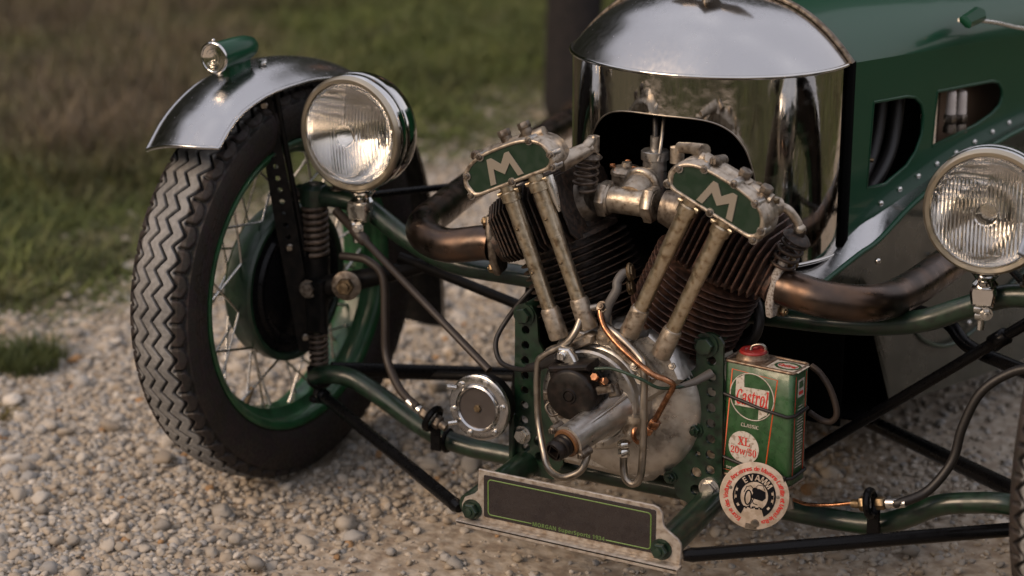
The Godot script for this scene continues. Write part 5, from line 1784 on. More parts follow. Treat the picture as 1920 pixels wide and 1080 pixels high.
	var PR := PackedVector2Array([Vector2(0.1235, 0.3952), Vector2(0.1268, 0.4045), Vector2(0.136, 0.4105), Vector2(0.148, 0.4105), Vector2(0.158, 0.4065), Vector2(0.1645, 0.3975), Vector2(0.1691, 0.16), Vector2(0.163, 0.142), Vector2(0.1255, 0.1432), Vector2(0.1001, 0.1547), Vector2(0.0865, 0.1937), Vector2(0.095, 0.24), Vector2(0.09, 0.3), Vector2(0.0975, 0.338), Vector2(0.1, 0.3465), Vector2(0.118, 0.35), Vector2(0.1245, 0.358)])
	for s: float in [-1.0, 1.0]:
		var pg := CSGPolygon3D.new()
		pg.name = "engine_plate"
		var poly := PL if s < 0 else PR
		if Geometry2D.is_polygon_clockwise(poly):
			poly.reverse()
		pg.polygon = poly
		pg.depth = 0.006
		pg.position.z = 0.153
		pg.material = M.chassis_green
		pg.set_meta("label", "green drilled engine plate left of the crankcase" if s < 0 else "green drilled engine plate right of the crankcase")
		var holes := []
		for i in 8:
			if s > 0 or i < 7:
				holes.append([(-0.1477 - 0.0004 * i) if s < 0 else 0.1473 + 0.0004 * i, 0.37 - 0.02365 * i, 0.0066 if s < 0 else 0.0073])
		holes.append_array([[-0.1469, 0.185, 0.007], [-0.1259, 0.1987, 0.0078], [-0.124, 0.1742, 0.0078]] if s < 0 else [[0.1287, 0.1967, 0.0085], [0.129, 0.1699, 0.0085], [0.1305, 0.226, 0.0042]])
		for h in holes:
			var c := CSGCylinder3D.new()
			c.name = "hole"
			c.radius = h[2]
			c.height = 0.03
			c.sides = 24
			c.operation = CSGShape3D.OPERATION_SUBTRACTION
			c.position = Vector3(h[0], h[1], -0.003)
			c.rotation.x = PI / 2
			c.material = M.chassis_green
			pg.add_child(c, true)
		car.add_child(pg, true)
	for q in [[-0.1496, 0.394, 0.0125, 0], [0.1391, 0.3928, 0.0135, 0], [-0.1519, 0.205, 0.0105, 1], [0.1504, 0.1775, 0.0118, 1], [0.1104, 0.3353, 0.0085, 0], [0.126, 0.2635, 0.0085, 0], [0.0893, 0.183, 0.0075, 0]]:
		b = MB.new()
		b.lathe([Vector2(0, 0), Vector2(q[2] * 1.35, 0), Vector2(q[2] * 1.35, 0.003), Vector2(0, 0.003)], Transform3D(Basis(), Vector3(q[0], q[1], 0.153)), 24)
		b.hexagon(Transform3D(Basis(Vector3.BACK, 0.2), Vector3(q[0], q[1], 0.156)), q[2], q[2] * 0.75)
		if q[3] == 0 and q[2] < 0.01:
			b.lathe([Vector2(0, 0), Vector2(q[2] * 0.5, 0), Vector2(q[2] * 0.45, q[2] * 1.3), Vector2(0, q[2] * 1.35)], Transform3D(Basis(), Vector3(q[0], q[1], 0.156)), 12)
		put("plate_bolt", b, M.bright_steel if q[3] == 1 else M.chassis_green, car)
	for s: float in [-1.0, 1.0]:
		b = MB.new()
		b.tube([Vector3(0.1391 if s > 0 else -0.1496, 0.3928, 0.146), Vector3(0.1391 if s > 0 else -0.1496, 0.3928, 0.02)], 0.015, 20)
		put("spacer_tube", b, M.chassis_green, car)
	tube("breather_tube", smooth([Vector3(0.15, 0.365, 0.06), Vector3(0.175, 0.38, 0.07), Vector3(0.185, 0.405, 0.07), Vector3(0.178, 0.43, 0.06), Vector3(0.165, 0.44, 0.05)], 5), 0.0075, M.hose, car, 12)
	b = MB.new()
	b.box(Vector3(-0.1665, 0.2, 0.157), Vector3(0.009, 0.075, 0.014), Basis(), 0.002)
	put("horn_bracket", b, M.chassis_green, car)

	# horn
	var h := part("horn", car, "round horn with a chromed ring left of the engine")
	var hx := along(Vector3(-0.2018, 0.2539, 0.2), Vector3(-0.04, 0.02, 1))
	b = MB.new()
	b.lathe([Vector2(0, -0.045), Vector2(0.03, -0.045), Vector2(0.043, -0.035), Vector2(0.047, -0.012), Vector2(0.047, -0.002), Vector2(0, -0.002)], hx, 40)
	put("case", b, M.black_dusty, h)
	b = MB.new()
	b.lathe([Vector2(0.031, -0.002), Vector2(0.031, 0.004), Vector2(0.0335, 0.0065), Vector2(0.036, 0.005), Vector2(0.0375, 0.001), Vector2(0.048, 0.0005), Vector2(0.0505, -0.001), Vector2(0.051, -0.007), Vector2(0.047, -0.009)], hx, 56)
	put("ring", b, M.polished, h)
	b = MB.new()
	b.lathe([Vector2(0, 0.0015), Vector2(0.02, 0.001), Vector2(0.0312, 0.002), Vector2(0.0312, -0.002), Vector2(0, -0.002)], hx, 40)
	put("face", b, M.horn_face, h)
	b = MB.new()
	b.hexagon(hx.translated_local(Vector3(0, 0, 0.001)), 0.006, 0.004)
	put("nut", b, M.brass, h)
	for i in 6:
		var a := TAU * i / 6.0 + 0.2
		b = MB.new()
		b.screw(hx.translated_local(Vector3(0.0435 * cos(a), 0.0435 * sin(a), 0.0005)), 0.0045)
		put("screw", b, M.bright_steel, h)
	b = MB.new()
	b.tube([hx * Vector3(-0.038, 0.026, 0.002), hx * Vector3(-0.048, 0.028, 0.012)], 0.004, 10)
	put("stud", b, M.bright_steel, h)
	b = MB.new()
	b.tube([hx * Vector3(-0.036, -0.028, 0.002), hx * Vector3(-0.046, -0.03, 0.01)], 0.0035, 10)
	put("stud", b, M.bright_steel, h)


# ------------------------------------------------------------------ lettering
func letters(text: String, font: String, bold: bool, size: Vector2, sheared := 0.0) -> ArrayMesh:
	var f := SystemFont.new()
	f.font_names = PackedStringArray([font])
	f.font_weight = 700 if bold else 400
	var t := TextMesh.new()
	t.text = text
	t.font = f
	t.font_size = 48
	t.pixel_size = 0.01
	t.depth = 0.02
	t.curve_step = 1.0
	var bb := t.get_aabb()
	var st := SurfaceTool.new()
	st.begin(Mesh.PRIMITIVE_TRIANGLES)
	var sx := size.x / bb.size.x if size.x > 0.0 else size.y / bb.size.y
	var sy := size.y / bb.size.y if size.y > 0.0 else sx
	var xf := Transform3D(Basis(Vector3(sx, 0, 0), Vector3(sheared * sy, sy, 0), Vector3(0, 0, 0.0004 / 0.02)), Vector3.ZERO)
	xf.origin = -(xf.basis * bb.get_center())
	for i in t.get_surface_count():
		st.append_from(t, i, xf)
	return st.commit()


func stuck(called: String, mesh: Mesh, m: Material, parent: Node, xf: Transform3D) -> MeshInstance3D:
	var o := put(called, mesh, m, parent)
	o.transform = xf
	return o


func disc_poly(c: Vector2, r: float, n := 40) -> PackedVector2Array:
	var p := PackedVector2Array()
	for i in n:
		p.append(c + Vector2.from_angle(TAU * i / n) * r)
	return p


func stroke(b: MB, path: Array, w: float, z0: float, z1: float, xf: Transform3D, closed := true) -> void:
	var rows := []
	var n := path.size()
	for i in n:
		var p: Vector2 = path[i]
		var a: Vector2 = path[(i + n - 1) % n] if closed or i > 0 else p
		var c: Vector2 = path[(i + 1) % n] if closed or i < n - 1 else p
		var d := (c - a).normalized()
		var q := Vector2(-d.y, d.x) * w * 0.5
		rows.append([xf * Vector3(p.x - q.x, p.y - q.y, z0), xf * Vector3(p.x - q.x, p.y - q.y, z1), xf * Vector3(p.x + q.x, p.y + q.y, z1), xf * Vector3(p.x + q.x, p.y + q.y, z0)])
	b.grid(rows, true, closed)


func make_number_plate() -> void:
	var n := part("number_plate", car, "flat alloy number plate with a black panel and a thin green border")
	var b := MB.new()
	b.prism(PackedVector2Array([Vector2(-0.138, 0.211), Vector2(0.135, 0.2094), Vector2(0.1434, 0.2069), Vector2(0.1486, 0.2001), Vector2(0.1499, 0.1867), Vector2(0.1516, 0.1809), Vector2(0.1576, 0.1759), Vector2(0.1718, 0.1668), Vector2(0.1768, 0.1608), Vector2(0.178, 0.154), Vector2(0.1765, 0.1275), Vector2(-0.1645, 0.131), Vector2(-0.166, 0.152), Vector2(-0.161, 0.163), Vector2(-0.145, 0.1717), Vector2(-0.1395, 0.178)]), 0.3125, 0.317, Transform3D(), 0.001)
	put("backplate", b, M.plate_alloy, n)
	b = MB.new()
	b.box(Vector3(0.006, 0.1285, 0.3245), Vector3(0.348, 0.005, 0.017), Basis(Vector3.BACK, -0.009), 0.0015)
	b.box(Vector3(0.006, 0.1265, 0.331), Vector3(0.346, 0.008, 0.004), Basis(Vector3.BACK, -0.009), 0.001)
	put("lower_angle", b, M.plate_alloy, n)
	b = MB.new()
	b.prism(PackedVector2Array([Vector2(-0.127, 0.2045), Vector2(0.1375, 0.2035), Vector2(0.1395, 0.2015), Vector2(0.1395, 0.1405), Vector2(0.1375, 0.1385), Vector2(-0.127, 0.1395), Vector2(-0.129, 0.1415), Vector2(-0.129, 0.2025)]), 0.317, 0.3184, Transform3D(), 0.0004)
	put("black_panel", b, M.plate_black, n)
	b = MB.new()
	var path := [Vector2(-0.052, 0.1445)]
	for c in [[Vector2(-0.1165, 0.1495), 270.0], [Vector2(-0.1165, 0.1935), 180.0], [Vector2(0.1275, 0.1925), 90.0], [Vector2(0.1275, 0.1485), 0.0]]:
		for i in 6:
			path.append((c[0] as Vector2) + Vector2.from_angle(deg_to_rad(c[1] - 90.0 * i / 5.0)) * 0.005)
	path.append(Vector2(0.0645, 0.1437))
	stroke(b, path, 0.0017, 0.3182, 0.3188, Transform3D(), false)
	put("green_border", b, M.plate_line, n)
	stuck("lettering", letters("MORGAN SuperSports 1934", "Droid Sans", true, Vector2(0.113, 0.0082)), M.plate_text, n, Transform3D(Basis(), Vector3(0.0065, 0.1437, 0.3186)))
	for x in [[-0.148, 0.147], [0.1485, 0.147]]:
		b = MB.new()
		b.bolt(along(Vector3(x[0], x[1], 0.317), Vector3(0.03, 0.03, 1)), 0.0115, 0.011)
		put("bolt", b, M.chassis_green, n)


func make_oil_can() -> void:
	var o := thing("oil_can", "green oil can with a red cap strapped beside the right engine plate", "oil can")
	o.position = Vector3(0.1645, 0.2005, 0.146)
	o.rotation.y = -deg_to_rad(6.7)
	var w := 0.108
	var hh := 0.172
	var dp := 0.05
	var b := MB.new()
	var r := PackedVector2Array()
	for c in [[Vector2(w - 0.007, -0.007), 0.0], [Vector2(0.007, -0.007), 90.0], [Vector2(0.007, -dp + 0.007), 180.0], [Vector2(w - 0.007, -dp + 0.007), 270.0]]:
		for i in 5:
			r.append((c[0] as Vector2) + Vector2.from_angle(deg_to_rad(c[1] + 90.0 * i / 4.0)) * 0.007)
	var flat := Transform3D(Basis(Vector3.RIGHT, Vector3.BACK, Vector3.DOWN), Vector3.ZERO)   # local xy -> xz, z -> down
	b.prism(r, -hh + 0.002, 0.0, flat, 0.0015)
	put("tin_body", b, M.tin_green, o)
	b = MB.new()
	var top := []
	for p in r:
		top.append(Vector3(p.x, hh, p.y))
	var seam := top.duplicate()
	seam.append(top[0])
	b.tube(seam, 0.0022, 8)
	put("seam", b, M.tin_top, o)
	b = MB.new()
	var bot := []
	for p: Vector3 in seam:
		bot.append(Vector3(p.x, 0.001, p.z))
	b.tube(bot, 0.0022, 8)
	put("seam", b, M.tin_top, o)
	b = MB.new()
	var rin := PackedVector2Array()
	for p in r:
		rin.append((p - Vector2(w / 2, -dp / 2)) * 0.97 + Vector2(w / 2, -dp / 2))
	b.prism(rin, -hh - 0.0006, -hh + 0.003, flat)
	put("tin_lid", b, M.tin_top, o)
	b = MB.new()
	var cap := Transform3D(Basis(Vector3.RIGHT, Vector3(0, 0, -1), Vector3.UP), Vector3(0.032, hh, -0.0245))
	b.lathe([Vector2(0, 0), Vector2(0.0235, 0), Vector2(0.0235, 0.004), Vector2(0.0215, 0.0065), Vector2(0.021, 0.011), Vector2(0, 0.011)], cap, 36)
	put("neck", b, M.tin_top, o)
	b = MB.new()
	b.lathe([Vector2(0, 0.0125), Vector2(0.011, 0.0125), Vector2(0.0125, 0.0145), Vector2(0.018, 0.0145), Vector2(0.0195, 0.0125), Vector2(0.0195, 0.0105), Vector2(0, 0.0095)], cap, 36)
	put("cap", b, M.cap_red, o)
	b = MB.new()
	b.tube(smooth([cap * Vector3(-0.004, 0.0, 0.013), cap * Vector3(-0.002, 0.002, 0.019), cap * Vector3(0.008, 0.005, 0.022), cap * Vector3(0.014, 0.008, 0.018), cap * Vector3(0.015, 0.008, 0.012)], 4), 0.0024, 8)
	put("cap_handle", b, M.steel, o)
	# print on the front (z = 0 plane, a hair proud)
	var I := Transform3D()
	b = MB.new()
	stroke(b, [Vector2(0.013, 0.161), Vector2(0.084, 0.158), Vector2(0.069, 0.008), Vector2(0.0025, 0.008)], 0.0019, 0.0, 0.0003, I)
	put("orange_frame", b, M.print_orange, o)
	var cc := Vector2(0.0455, 0.1255)
	b = MB.new()
	b.prism(disc_poly(cc, 0.0335, 48), 0.0, 0.0005, I)
	put("roundel", b, M.tin_green, o)
	b = MB.new()
	var circ := []
	for p in disc_poly(cc, 0.0345, 48):
		circ.append(p)
	stroke(b, circ, 0.0016, 0.0003, 0.0009, I)
	put("roundel_ring", b, M.print_white, o)
	b = MB.new()
	b.prism(PackedVector2Array([cc + Vector2(-0.0255, 0.0225), cc + Vector2(-0.013, 0.031), cc + Vector2(-0.0125, 0.0125), cc + Vector2(0.027, 0.0145), cc + Vector2(0.026, -0.0165), cc + Vector2(0.0245, -0.022), cc + Vector2(0.011, -0.0315), cc + Vector2(0.0115, -0.0155), cc + Vector2(-0.0265, -0.017)]), 0.0005, 0.001, I)
	put("white_mark", b, M.print_white, o)
	stuck("lettering", letters("Castrol", "Droid Serif", true, Vector2(0.05, 0.024), 0.18), M.print_red, o, Transform3D(Basis(Vector3.BACK, 0.05), Vector3(cc.x + 0.001, cc.y - 0.001, 0.0011)))
	stuck("lettering", letters("CLASSIC", "Droid Serif", true, Vector2(0.028, 0.0052)), M.print_white, o, Transform3D(Basis(), Vector3(0.0435, 0.0815, 0.0003)))
	b = MB.new()
	b.prism(disc_poly(Vector2(0.035, 0.0475), 0.0242, 40), 0.0, 0.0005, I)
	put("white_disc", b, M.print_white, o)
	stuck("lettering", letters("XL", "Droid Serif", true, Vector2(0.019, 0.0125)), M.print_red, o, Transform3D(Basis(), Vector3(0.035, 0.0565, 0.0006)))
	stuck("lettering", letters("20w/50", "Droid Serif", true, Vector2(0.041, 0.013)), M.print_red, o, Transform3D(Basis(), Vector3(0.035, 0.041, 0.0006)))
	stuck("lettering", letters("THE MASTERPIECE IN OILS", "Droid Sans", true, Vector2(0.06, 0.0032)), M.print_white, o, Transform3D(Basis(), Vector3(0.038, 0.0125, 0.0003)))
	# label on the lid
	b = MB.new()
	var lid := Transform3D(Basis(Vector3.RIGHT, Vector3.FORWARD, Vector3.UP), Vector3(0.088, hh + 0.0008, -0.023))
	b.box(lid * Vector3.ZERO, Vector3(0.05, 0.034, 0.0005), lid.basis)
	put("lid_label", b, M.print_white, o)
	b = MB.new()
	var oval := []
	for p in disc_poly(Vector2.ZERO, 1.0, 32):
		oval.append(Vector2(p.x * 0.018, p.y * 0.013))
	stroke(b, oval, 0.004, 0.0003, 0.0007, lid)
	put("lid_ring", b, M.tin_green, o)
	stuck("lettering", letters("Castrol", "Droid Serif", true, Vector2(0.027, 0.009), 0.2), M.print_red, o, lid.translated_local(Vector3(0, 0, 0.0009)))
	# print on the narrow side
	var sd := Transform3D(Basis(Vector3.FORWARD, Vector3.UP, Vector3.RIGHT), Vector3(w, 0, -dp / 2))
	b = MB.new()
	b.box(sd * Vector3(0, 0.145, 0.0002), Vector3(0.018, 0.026, 0.0004), sd.basis)
	put("side_label", b, M.print_white, o)
	b = MB.new()
	b.box(sd * Vector3(0.0, 0.15, 0.0005), Vector3(0.012, 0.01, 0.0004), sd.basis)
	put("side_mark", b, M.tin_green, o)
	b = MB.new()
	b.box(sd * Vector3(0.0, 0.138, 0.0005), Vector3(0.012, 0.005, 0.0004), sd.basis)
	put("side_mark", b, M.print_red, o)
	for i in 22:
		var ln := MB.new()
		var ww := 0.011 + 0.008 * absf(sin(i * 2.3))
		ln.box(sd * Vector3(0.001, 0.118 - i * 0.0043, 0.0002), Vector3(ww, 0.0012, 0.0004), sd.basis)
		put("small_print", ln, M.print_white, o)
	b = MB.new()
	for i in 2:
		b.box(sd * Vector3(-0.0155 + i * 0.031, 0.09, 0.0002), Vector3(0.0012, 0.15, 0.0004), sd.basis)
	put("side_frame", b, M.print_red, o)
	# black cable ties through the plate holes
	for y in [[0.137, 0.116, 0.109], [0.016, 0.006, 0.001]]:
		b = MB.new()
		var dy: float = 0.0
		var yl := 0.1225 if y[0] > 0.1 else 0.0275
		var yr := 0.108 if y[0] > 0.1 else 0.015
		b.tube([Vector3(-0.016, yl + 0.004, 0.002), Vector3(0.004, yl, 0.0028), Vector3(0.06, (yl + yr) / 2 - 0.003, 0.003), Vector3(w - 0.006, yr, 0.0028), Vector3(w + 0.0015, yr, -0.006), Vector3(w + 0.0022, yr + 0.002, -dp + 0.006), Vector3(w - 0.01, yr + 0.003, -dp - 0.003), Vector3(0.0, yl, -dp - 0.003)], 0.0026, 8)
		if y[0] < 0.1:
			b.box(Vector3(w - 0.008, yr, 0.004), Vector3(0.01, 0.01, 0.006), Basis(), 0.001)
		put("cable_tie", b, M.hose, o)

	# leather strap behind the can
	var st := tube("strap_loop", smooth([Vector3(0.27, 0.36, 0.08), Vector3(0.286, 0.352, 0.085), Vector3(0.302, 0.33, 0.085), Vector3(0.312, 0.3, 0.085), Vector3(0.306, 0.285, 0.085), Vector3(0.292, 0.283, 0.085), Vector3(0.27, 0.29, 0.08)], 6), 0.0045, M.leather, self, 10)
	st.set_meta("label", "looped brown leather strap hanging behind the green oil can")
	st.set_meta("category", "strap")


func make_badge() -> void:
	var o := thing("club_badge", "round cream badge with red ring lettering and a black horseshoe below the oil can", "badge")
	o.transform = along(Vector3(0.2283, 0.1896, 0.178), Vector3(0.26, 0.1, 0.95))
	o.rotate_object_local(Vector3.BACK, -0.06)
	var I := Transform3D()
	var b := MB.new()
	b.lathe([Vector2(0, 0), Vector2(0.048, 0), Vector2(0.0492, -0.0006), Vector2(0.0492, -0.0018), Vector2(0, -0.002)], I, 72)
	put("disc", b, M.badge_white, o)
	b = MB.new()
	var shoe := PackedVector2Array()
	for i in 33:
		var a := deg_to_rad(lerpf(-58.0, 238.0, i / 32.0))
		shoe.append(Vector2(cos(a) * 0.0305, sin(a) * 0.0335))
	for i in 33:
		var a := deg_to_rad(lerpf(232.0, -52.0, i / 32.0))
		shoe.append(Vector2(cos(a) * 0.0195, sin(a) * 0.0215 - 0.0005))
	b.prism(shoe, 0.0, 0.0005, I)
	put("horseshoe", b, M.print_dark, o)
	b = MB.new()
	for a in [-35.0, -8.0, 15.0, 165.0, 188.0, 215.0]:
		var d := Vector2.from_angle(deg_to_rad(a)) * 0.0263
		b.box(Vector3(d.x, d.y, 0.0006), Vector3(0.0032, 0.0042, 0.0004), Basis(Vector3.BACK, deg_to_rad(a)))
	stroke(b, [Vector2(-0.027, -0.008), Vector2(-0.0275, 0.004), Vector2(-0.0255, 0.011)], 0.0005, 0.0004, 0.0008, I, false)
	stroke(b, [Vector2(0.027, -0.008), Vector2(0.0275, 0.004), Vector2(0.0255, 0.011)], 0.0005, 0.0004, 0.0008, I, false)
	put("nail_mark", b, M.badge_white, o)
	var word := "EVAMM"
	for i in word.length():
		var a := deg_to_rad(90.0 + 21.0 * (2.0 - i) - 5.0)
		stuck("letter", letters(word[i], "Droid Sans", true, Vector2(0, 0.0085)), M.badge_white, o, Transform3D(Basis(Vector3.BACK, a - PI / 2), Vector3(cos(a) * 0.0252, sin(a) * 0.0272, 0.0008)))
	var txt := "Ecurie des Voitures Anciennes de Maisons-Laffitte et Mesnil-le-Roi"
	var narrow := "ilt-f"
	var widths := []
	var sum := 0.0
	for ch in txt:
		var wd := 0.55 if ch in narrow else 1.35 if ch in "M" else 1.15 if ch in "VALR" else 0.75 if ch in " rs" else 1.0
		widths.append(wd)
		sum += wd
	var run := 0.0
	for i in txt.length():
		run += widths[i] * 0.5
		var a := deg_to_rad(lerpf(246.0, -70.0, run / sum))
		run += widths[i] * 0.5
		if txt[i] == " ":
			continue
		var lowc: bool = txt[i] in "curiesnao"
		var hgt := 0.0048 if lowc else 0.0064
		if txt[i] == "-":
			hgt = 0.0008
		var m := letters(txt[i], "Droid Sans", true, Vector2(0, hgt))
		var base := 0.037 + (hgt * 0.5 if txt[i] != "-" else 0.0025)
		stuck("letter", m, M.print_red, o, Transform3D(Basis(Vector3.BACK, a - PI / 2), Vector3(cos(a) * base, sin(a) * base, 0.0003)))
	# little old motor car printed in the middle
	b = MB.new()
	b.prism(PackedVector2Array([Vector2(-0.004, -0.003), Vector2(0.012, -0.006), Vector2(0.0165, -0.001), Vector2(0.015, 0.008), Vector2(0.006, 0.0115), Vector2(-0.001, 0.009)]), 0.0, 0.0005, I)
	b.prism(disc_poly(Vector2(0.0005, 0.0085), 0.0042, 20), 0.0005, 0.0009, I)
	var wheel := []
	for p in disc_poly(Vector2.ZERO, 1.0, 28):
		wheel.append(Vector2(-0.0085 + p.x * 0.0045, -0.003 + p.y * 0.0105))
	stroke(b, wheel, 0.0018, 0.0, 0.0006, I)
	stroke(b, [Vector2(-0.015, 0.004), Vector2(-0.012, 0.0125), Vector2(-0.006, 0.0145), Vector2(-0.002, 0.01)], 0.001, 0.0, 0.0005, I, false)
	stroke(b, [Vector2(0.001, 0.013), Vector2(0.004, 0.017), Vector2(0.011, 0.0165), Vector2(0.014, 0.01)], 0.0008, 0.0, 0.0005, I, false)
	stroke(b, [Vector2(-0.004, -0.004), Vector2(0.0, -0.011), Vector2(0.006, -0.0125)], 0.001, 0.0, 0.0005, I, false)
	stroke(b, [Vector2(0.0, -0.003), Vector2(-0.004, -0.012), Vector2(-0.006, -0.0155)], 0.001, 0.0, 0.0005, I, false)
	for i in 13:
		b.box(Vector3(-0.012 + i * 0.0023, -0.017 - 0.0012 * sin(i * 1.9), 0.0003), Vector3(0.0026, 0.0022 + 0.001 * sin(i * 2.7), 0.0005))
	put("printed_car", b, M.print_dark, o)
	for q in [[-0.0345, 0.008, 0.0026], [0.033, 0.003, 0.0026], [0.005, -0.0395, 0.006]]:
		b = MB.new()
		b.lathe([Vector2(0, 0), Vector2(q[2], 0), Vector2(q[2] * 0.85, q[2] * 0.35), Vector2(0, q[2] * 0.45)], Transform3D(Basis(), Vector3(q[0], q[1], 0.0)), 18)
		put("rivet", b, M.steel, o)
	b = MB.new()
	b.box(Vector3(0.03, -0.012, -0.012), Vector3(0.05, 0.02, 0.005), Basis(Vector3.BACK, 0.3), 0.001)
	b.box(Vector3(0.0, -0.045, -0.05), Vector3(0.02, 0.012, 0.1), Basis(), 0.002)
	put("bracket", b, M.steel, o)


# ------------------------------------------------------------------ the person behind the car
func body_mesh(bones: Array, cell: float) -> ArrayMesh:
	# bones: [a, b, ra, rb]; smooth union of tapered capsules, meshed with surface nets
	var lo := Vector3.ONE * 99
	var hi := Vector3.ONE * -99
	for q in bones:
		var m: float = maxf(q[2], q[3]) + cell * 3
		lo = lo.min((q[0] as Vector3) - Vector3.ONE * m).min((q[1] as Vector3) - Vector3.ONE * m)
		hi = hi.max((q[0] as Vector3) + Vector3.ONE * m).max((q[1] as Vector3) + Vector3.ONE * m)
	var n := Vector3i(((hi - lo) / cell).ceil()) + Vector3i.ONE
	var f := PackedFloat32Array()
	f.resize(n.x * n.y * n.z)
	f.fill(9.0)
	var kk := 0.035
	for q in bones:
		var a: Vector3 = q[0]
		var d: Vector3 = q[1] - a
		var L2 := maxf(d.length_squared(), 1e-8)
		var m: float = maxf(q[2], q[3]) + 0.08
		var c0 := Vector3i(((a.min(q[1]) - Vector3.ONE * m - lo) / cell).floor()).clamp(Vector3i.ZERO, n - Vector3i.ONE)
		var c1 := Vector3i(((a.max(q[1]) + Vector3.ONE * m - lo) / cell).ceil()).clamp(Vector3i.ZERO, n - Vector3i.ONE)
		for z in range(c0.z, c1.z + 1):
			for y in range(c0.y, c1.y + 1):
				for x in range(c0.x, c1.x + 1):
					var p := lo + Vector3(x, y, z) * cell - a
					var t := clampf(p.dot(d) / L2, 0.0, 1.0)
					var v := (p - d * t).length() - lerpf(q[2], q[3], t)
					var i := (z * n.y + y) * n.x + x
					var w := f[i]
					var h := maxf(kk - absf(v - w), 0.0) / kk
					f[i] = minf(v, w) - h * h * kk * 0.25
	var vid := {}
	var pts := PackedVector3Array()
	for z in n.z - 1:
		for y in n.y - 1:
			for x in n.x - 1:
				var sum := Vector3.ZERO
				var cnt := 0
				var base := (z * n.y + y) * n.x + x
				var c := [f[base], f[base + 1], f[base + n.x], f[base + n.x + 1], f[base + n.x * n.y], f[base + n.x * n.y + 1], f[base + n.x * n.y + n.x], f[base + n.x * n.y + n.x + 1]]
				var neg := 0
				for v: float in c:
					if v < 0.0:
						neg += 1
				if neg == 0 or neg == 8:
					continue
				for e in [[0, 1], [2, 3], [4, 5], [6, 7], [0, 2], [1, 3], [4, 6], [5, 7], [0, 4], [1, 5], [2, 6], [3, 7]]:
					var va: float = c[e[0]]
					var vb: float = c[e[1]]
					if (va < 0.0) != (vb < 0.0):
						var pa := Vector3(e[0] & 1, (e[0] >> 1) & 1, e[0] >> 2)
						var pb := Vector3(e[1] & 1, (e[1] >> 1) & 1, e[1] >> 2)
						sum += pa.lerp(pb, va / (va - vb))
						cnt += 1
				vid[base] = pts.size()
				pts.append(lo + (Vector3(x, y, z) + sum / cnt) * cell)
	var st := SurfaceTool.new()
	st.begin(Mesh.PRIMITIVE_TRIANGLES)
	st.set_smooth_group(0)
	for p in pts:
		st.add_vertex(p)
	var step := [1, n.x, n.x * n.y]
	for base: int in vid:
		for ax in 3:
			var u: int = step[(ax + 1) % 3]
			var w: int = step[(ax + 2) % 3]
			var nb: int = base + step[ax]
			if nb >= f.size() or (f[base] < 0.0) == (f[nb] < 0.0):
				continue
			if not (vid.has(base - u) and vid.has(base - w) and vid.has(base - u - w)):
				continue
			var q := [vid[base], vid[base - u], vid[base - u - w], vid[base - w]]
			if f[base] < 0.0:
				q.reverse()
			for i: int in [q[0], q[1], q[2], q[0], q[2], q[3]]:
				st.add_index(i)
	st.generate_normals()
	return st.commit()


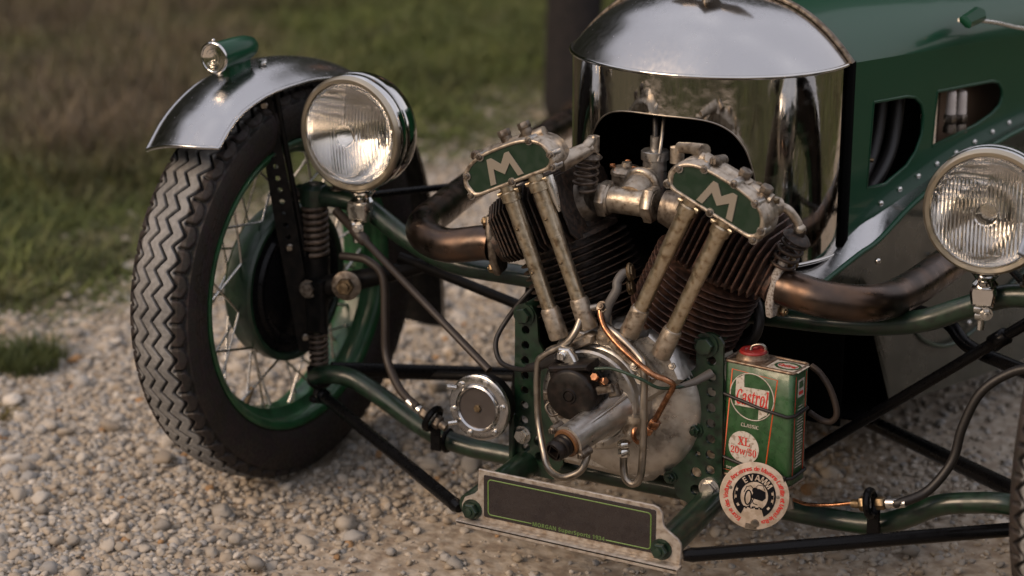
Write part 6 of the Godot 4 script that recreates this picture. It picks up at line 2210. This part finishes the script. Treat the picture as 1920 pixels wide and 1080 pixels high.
func make_person() -> void:
	var o := thing("person", "person in dark loose trousers standing on the verge behind the car", "person")
	o.position = Vector3(-1.345, -0.01, -2.665)
	o.rotation.y = 0.7
	var V := func(x: float, y: float, z: float) -> Vector3: return Vector3(x, y, z)
	var trousers := [[V.call(-0.085, 0.92, 0), V.call(-0.1, 0.5, 0.02), 0.1, 0.078], [V.call(-0.1, 0.5, 0.02), V.call(-0.105, 0.06, -0.01), 0.078, 0.082], [V.call(0.085, 0.92, 0), V.call(0.1, 0.5, 0.02), 0.1, 0.078], [V.call(0.1, 0.5, 0.02), V.call(0.11, 0.06, -0.01), 0.078, 0.082], [V.call(-0.07, 0.95, 0), V.call(0.07, 0.95, 0), 0.12, 0.12]]
	put("trousers", body_mesh(trousers, 0.02), M.cloth, o)
	var coat := [[V.call(-0.06, 0.98, 0), V.call(0.06, 0.98, 0), 0.135, 0.135], [V.call(0, 1.0, 0), V.call(0, 1.3, -0.01), 0.15, 0.15], [V.call(-0.15, 1.4, 0), V.call(0.15, 1.4, 0), 0.085, 0.085], [V.call(-0.19, 1.4, 0), V.call(-0.24, 1.12, 0.02), 0.065, 0.055], [V.call(-0.24, 1.12, 0.02), V.call(-0.22, 0.88, 0.1), 0.055, 0.045], [V.call(0.19, 1.4, 0), V.call(0.24, 1.12, 0.02), 0.065, 0.055], [V.call(0.24, 1.12, 0.02), V.call(0.22, 0.88, 0.1), 0.055, 0.045]]
	put("jacket", body_mesh(coat, 0.02), M.jacket, o)
	var head := [[V.call(0, 1.42, 0), V.call(0, 1.56, 0.01), 0.058, 0.056], [V.call(0, 1.62, 0.035), V.call(0, 1.7, 0.015), 0.066, 0.086], [V.call(0, 1.585, 0.065), V.call(0, 1.6, 0.06), 0.03, 0.04], [V.call(0, 1.66, 0.1), V.call(0, 1.63, 0.122), 0.009, 0.014], [V.call(-0.085, 1.63, 0.01), V.call(-0.088, 1.66, 0.0), 0.012, 0.014], [V.call(0.085, 1.63, 0.01), V.call(0.088, 1.66, 0.0), 0.012, 0.014]]
	put("head", body_mesh(head, 0.009), M.skin, o)
	var b := MB.new()
	for x in [-0.03, 0.03]:
		b = MB.new()
		b.ball(Vector3(x, 1.665, 0.092), 0.011, 10)
		put("eye", b, M.pearl, o)
	put("hair", body_mesh([[V.call(0, 1.72, -0.005), V.call(0, 1.7, -0.03), 0.092, 0.09], [V.call(0, 1.64, -0.05), V.call(0, 1.7, -0.04), 0.06, 0.08]], 0.012), M.hair, o)
	for s: float in [-1.0, 1.0]:
		var p := Vector3(0.215 * s, 0.85, 0.115)
		var hand := [[p, p + Vector3(0, -0.05, 0.015), 0.024, 0.03]]
		for i in 4:
			var f0 := p + Vector3(-0.006 * s, -0.075, -0.008 + 0.017 * i)
			var ln: float = [0.03, 0.037, 0.04, 0.035][i]
			hand.append([p + Vector3(0, -0.03, -0.002 + 0.013 * i), f0, 0.011, 0.0095])
			hand.append([f0, f0 + Vector3(-0.012 * s, -ln, 0.002), 0.0095, 0.009])
			hand.append([f0 + Vector3(-0.012 * s, -ln, 0.002), f0 + Vector3(-0.03 * s, -ln * 1.5, 0.004), 0.009, 0.0075])
		hand.append([p + Vector3(0, -0.02, 0.03), p + Vector3(-0.012 * s, -0.05, 0.058), 0.013, 0.01])
		hand.append([p + Vector3(-0.012 * s, -0.05, 0.058), p + Vector3(-0.02 * s, -0.08, 0.06), 0.01, 0.008])
		put("hand", body_mesh(hand, 0.007), M.skin, o)
		put("shoe", body_mesh([[V.call(0.105 * s, 0.05, -0.05), V.call(0.11 * s, 0.04, 0.14), 0.045, 0.038], [V.call(0.105 * s, 0.05, -0.03), V.call(0.105 * s, 0.1, -0.03), 0.045, 0.045]], 0.012), M.shoe, o)


func _ready() -> void:
	rng.seed = 20240
	make_materials()
	make_view()
	make_ground()
	car = thing("three_wheeler", "vintage green three-wheeled car with an exposed V-twin engine at its nose", "car")
	make_body()
	var tm := tyre_mesh()
	make_wheel(Vector3(-WHEEL_X, 0.33, 0), 1.0, tm, "green spoked wheel with a dusty zigzag-tread tyre left of the engine")
	make_wheel(Vector3(WHEEL_X + 0.012, 0.33, 0), -1.0, tm, "wheel at the right edge of the picture")
	for s: float in [-1.0, 1.0]:
		make_suspension(s)
		make_mudguard(s)
	make_front_frame()
	make_side_lamp()
	make_headlight(Vector3(-0.499, 0.6085, 0.066), Vector3(-0.03, 0.0, 1), 1.0, "chromed headlight in front of the left mudguard", false)
	make_headlight(Vector3(0.502, 0.611, 0.066), Vector3(0.12, 0.03, 1), 0.945, "chromed headlight at the right edge of the picture", true)
	make_engine()
	make_number_plate()
	make_oil_can()
	make_badge()
	make_person()
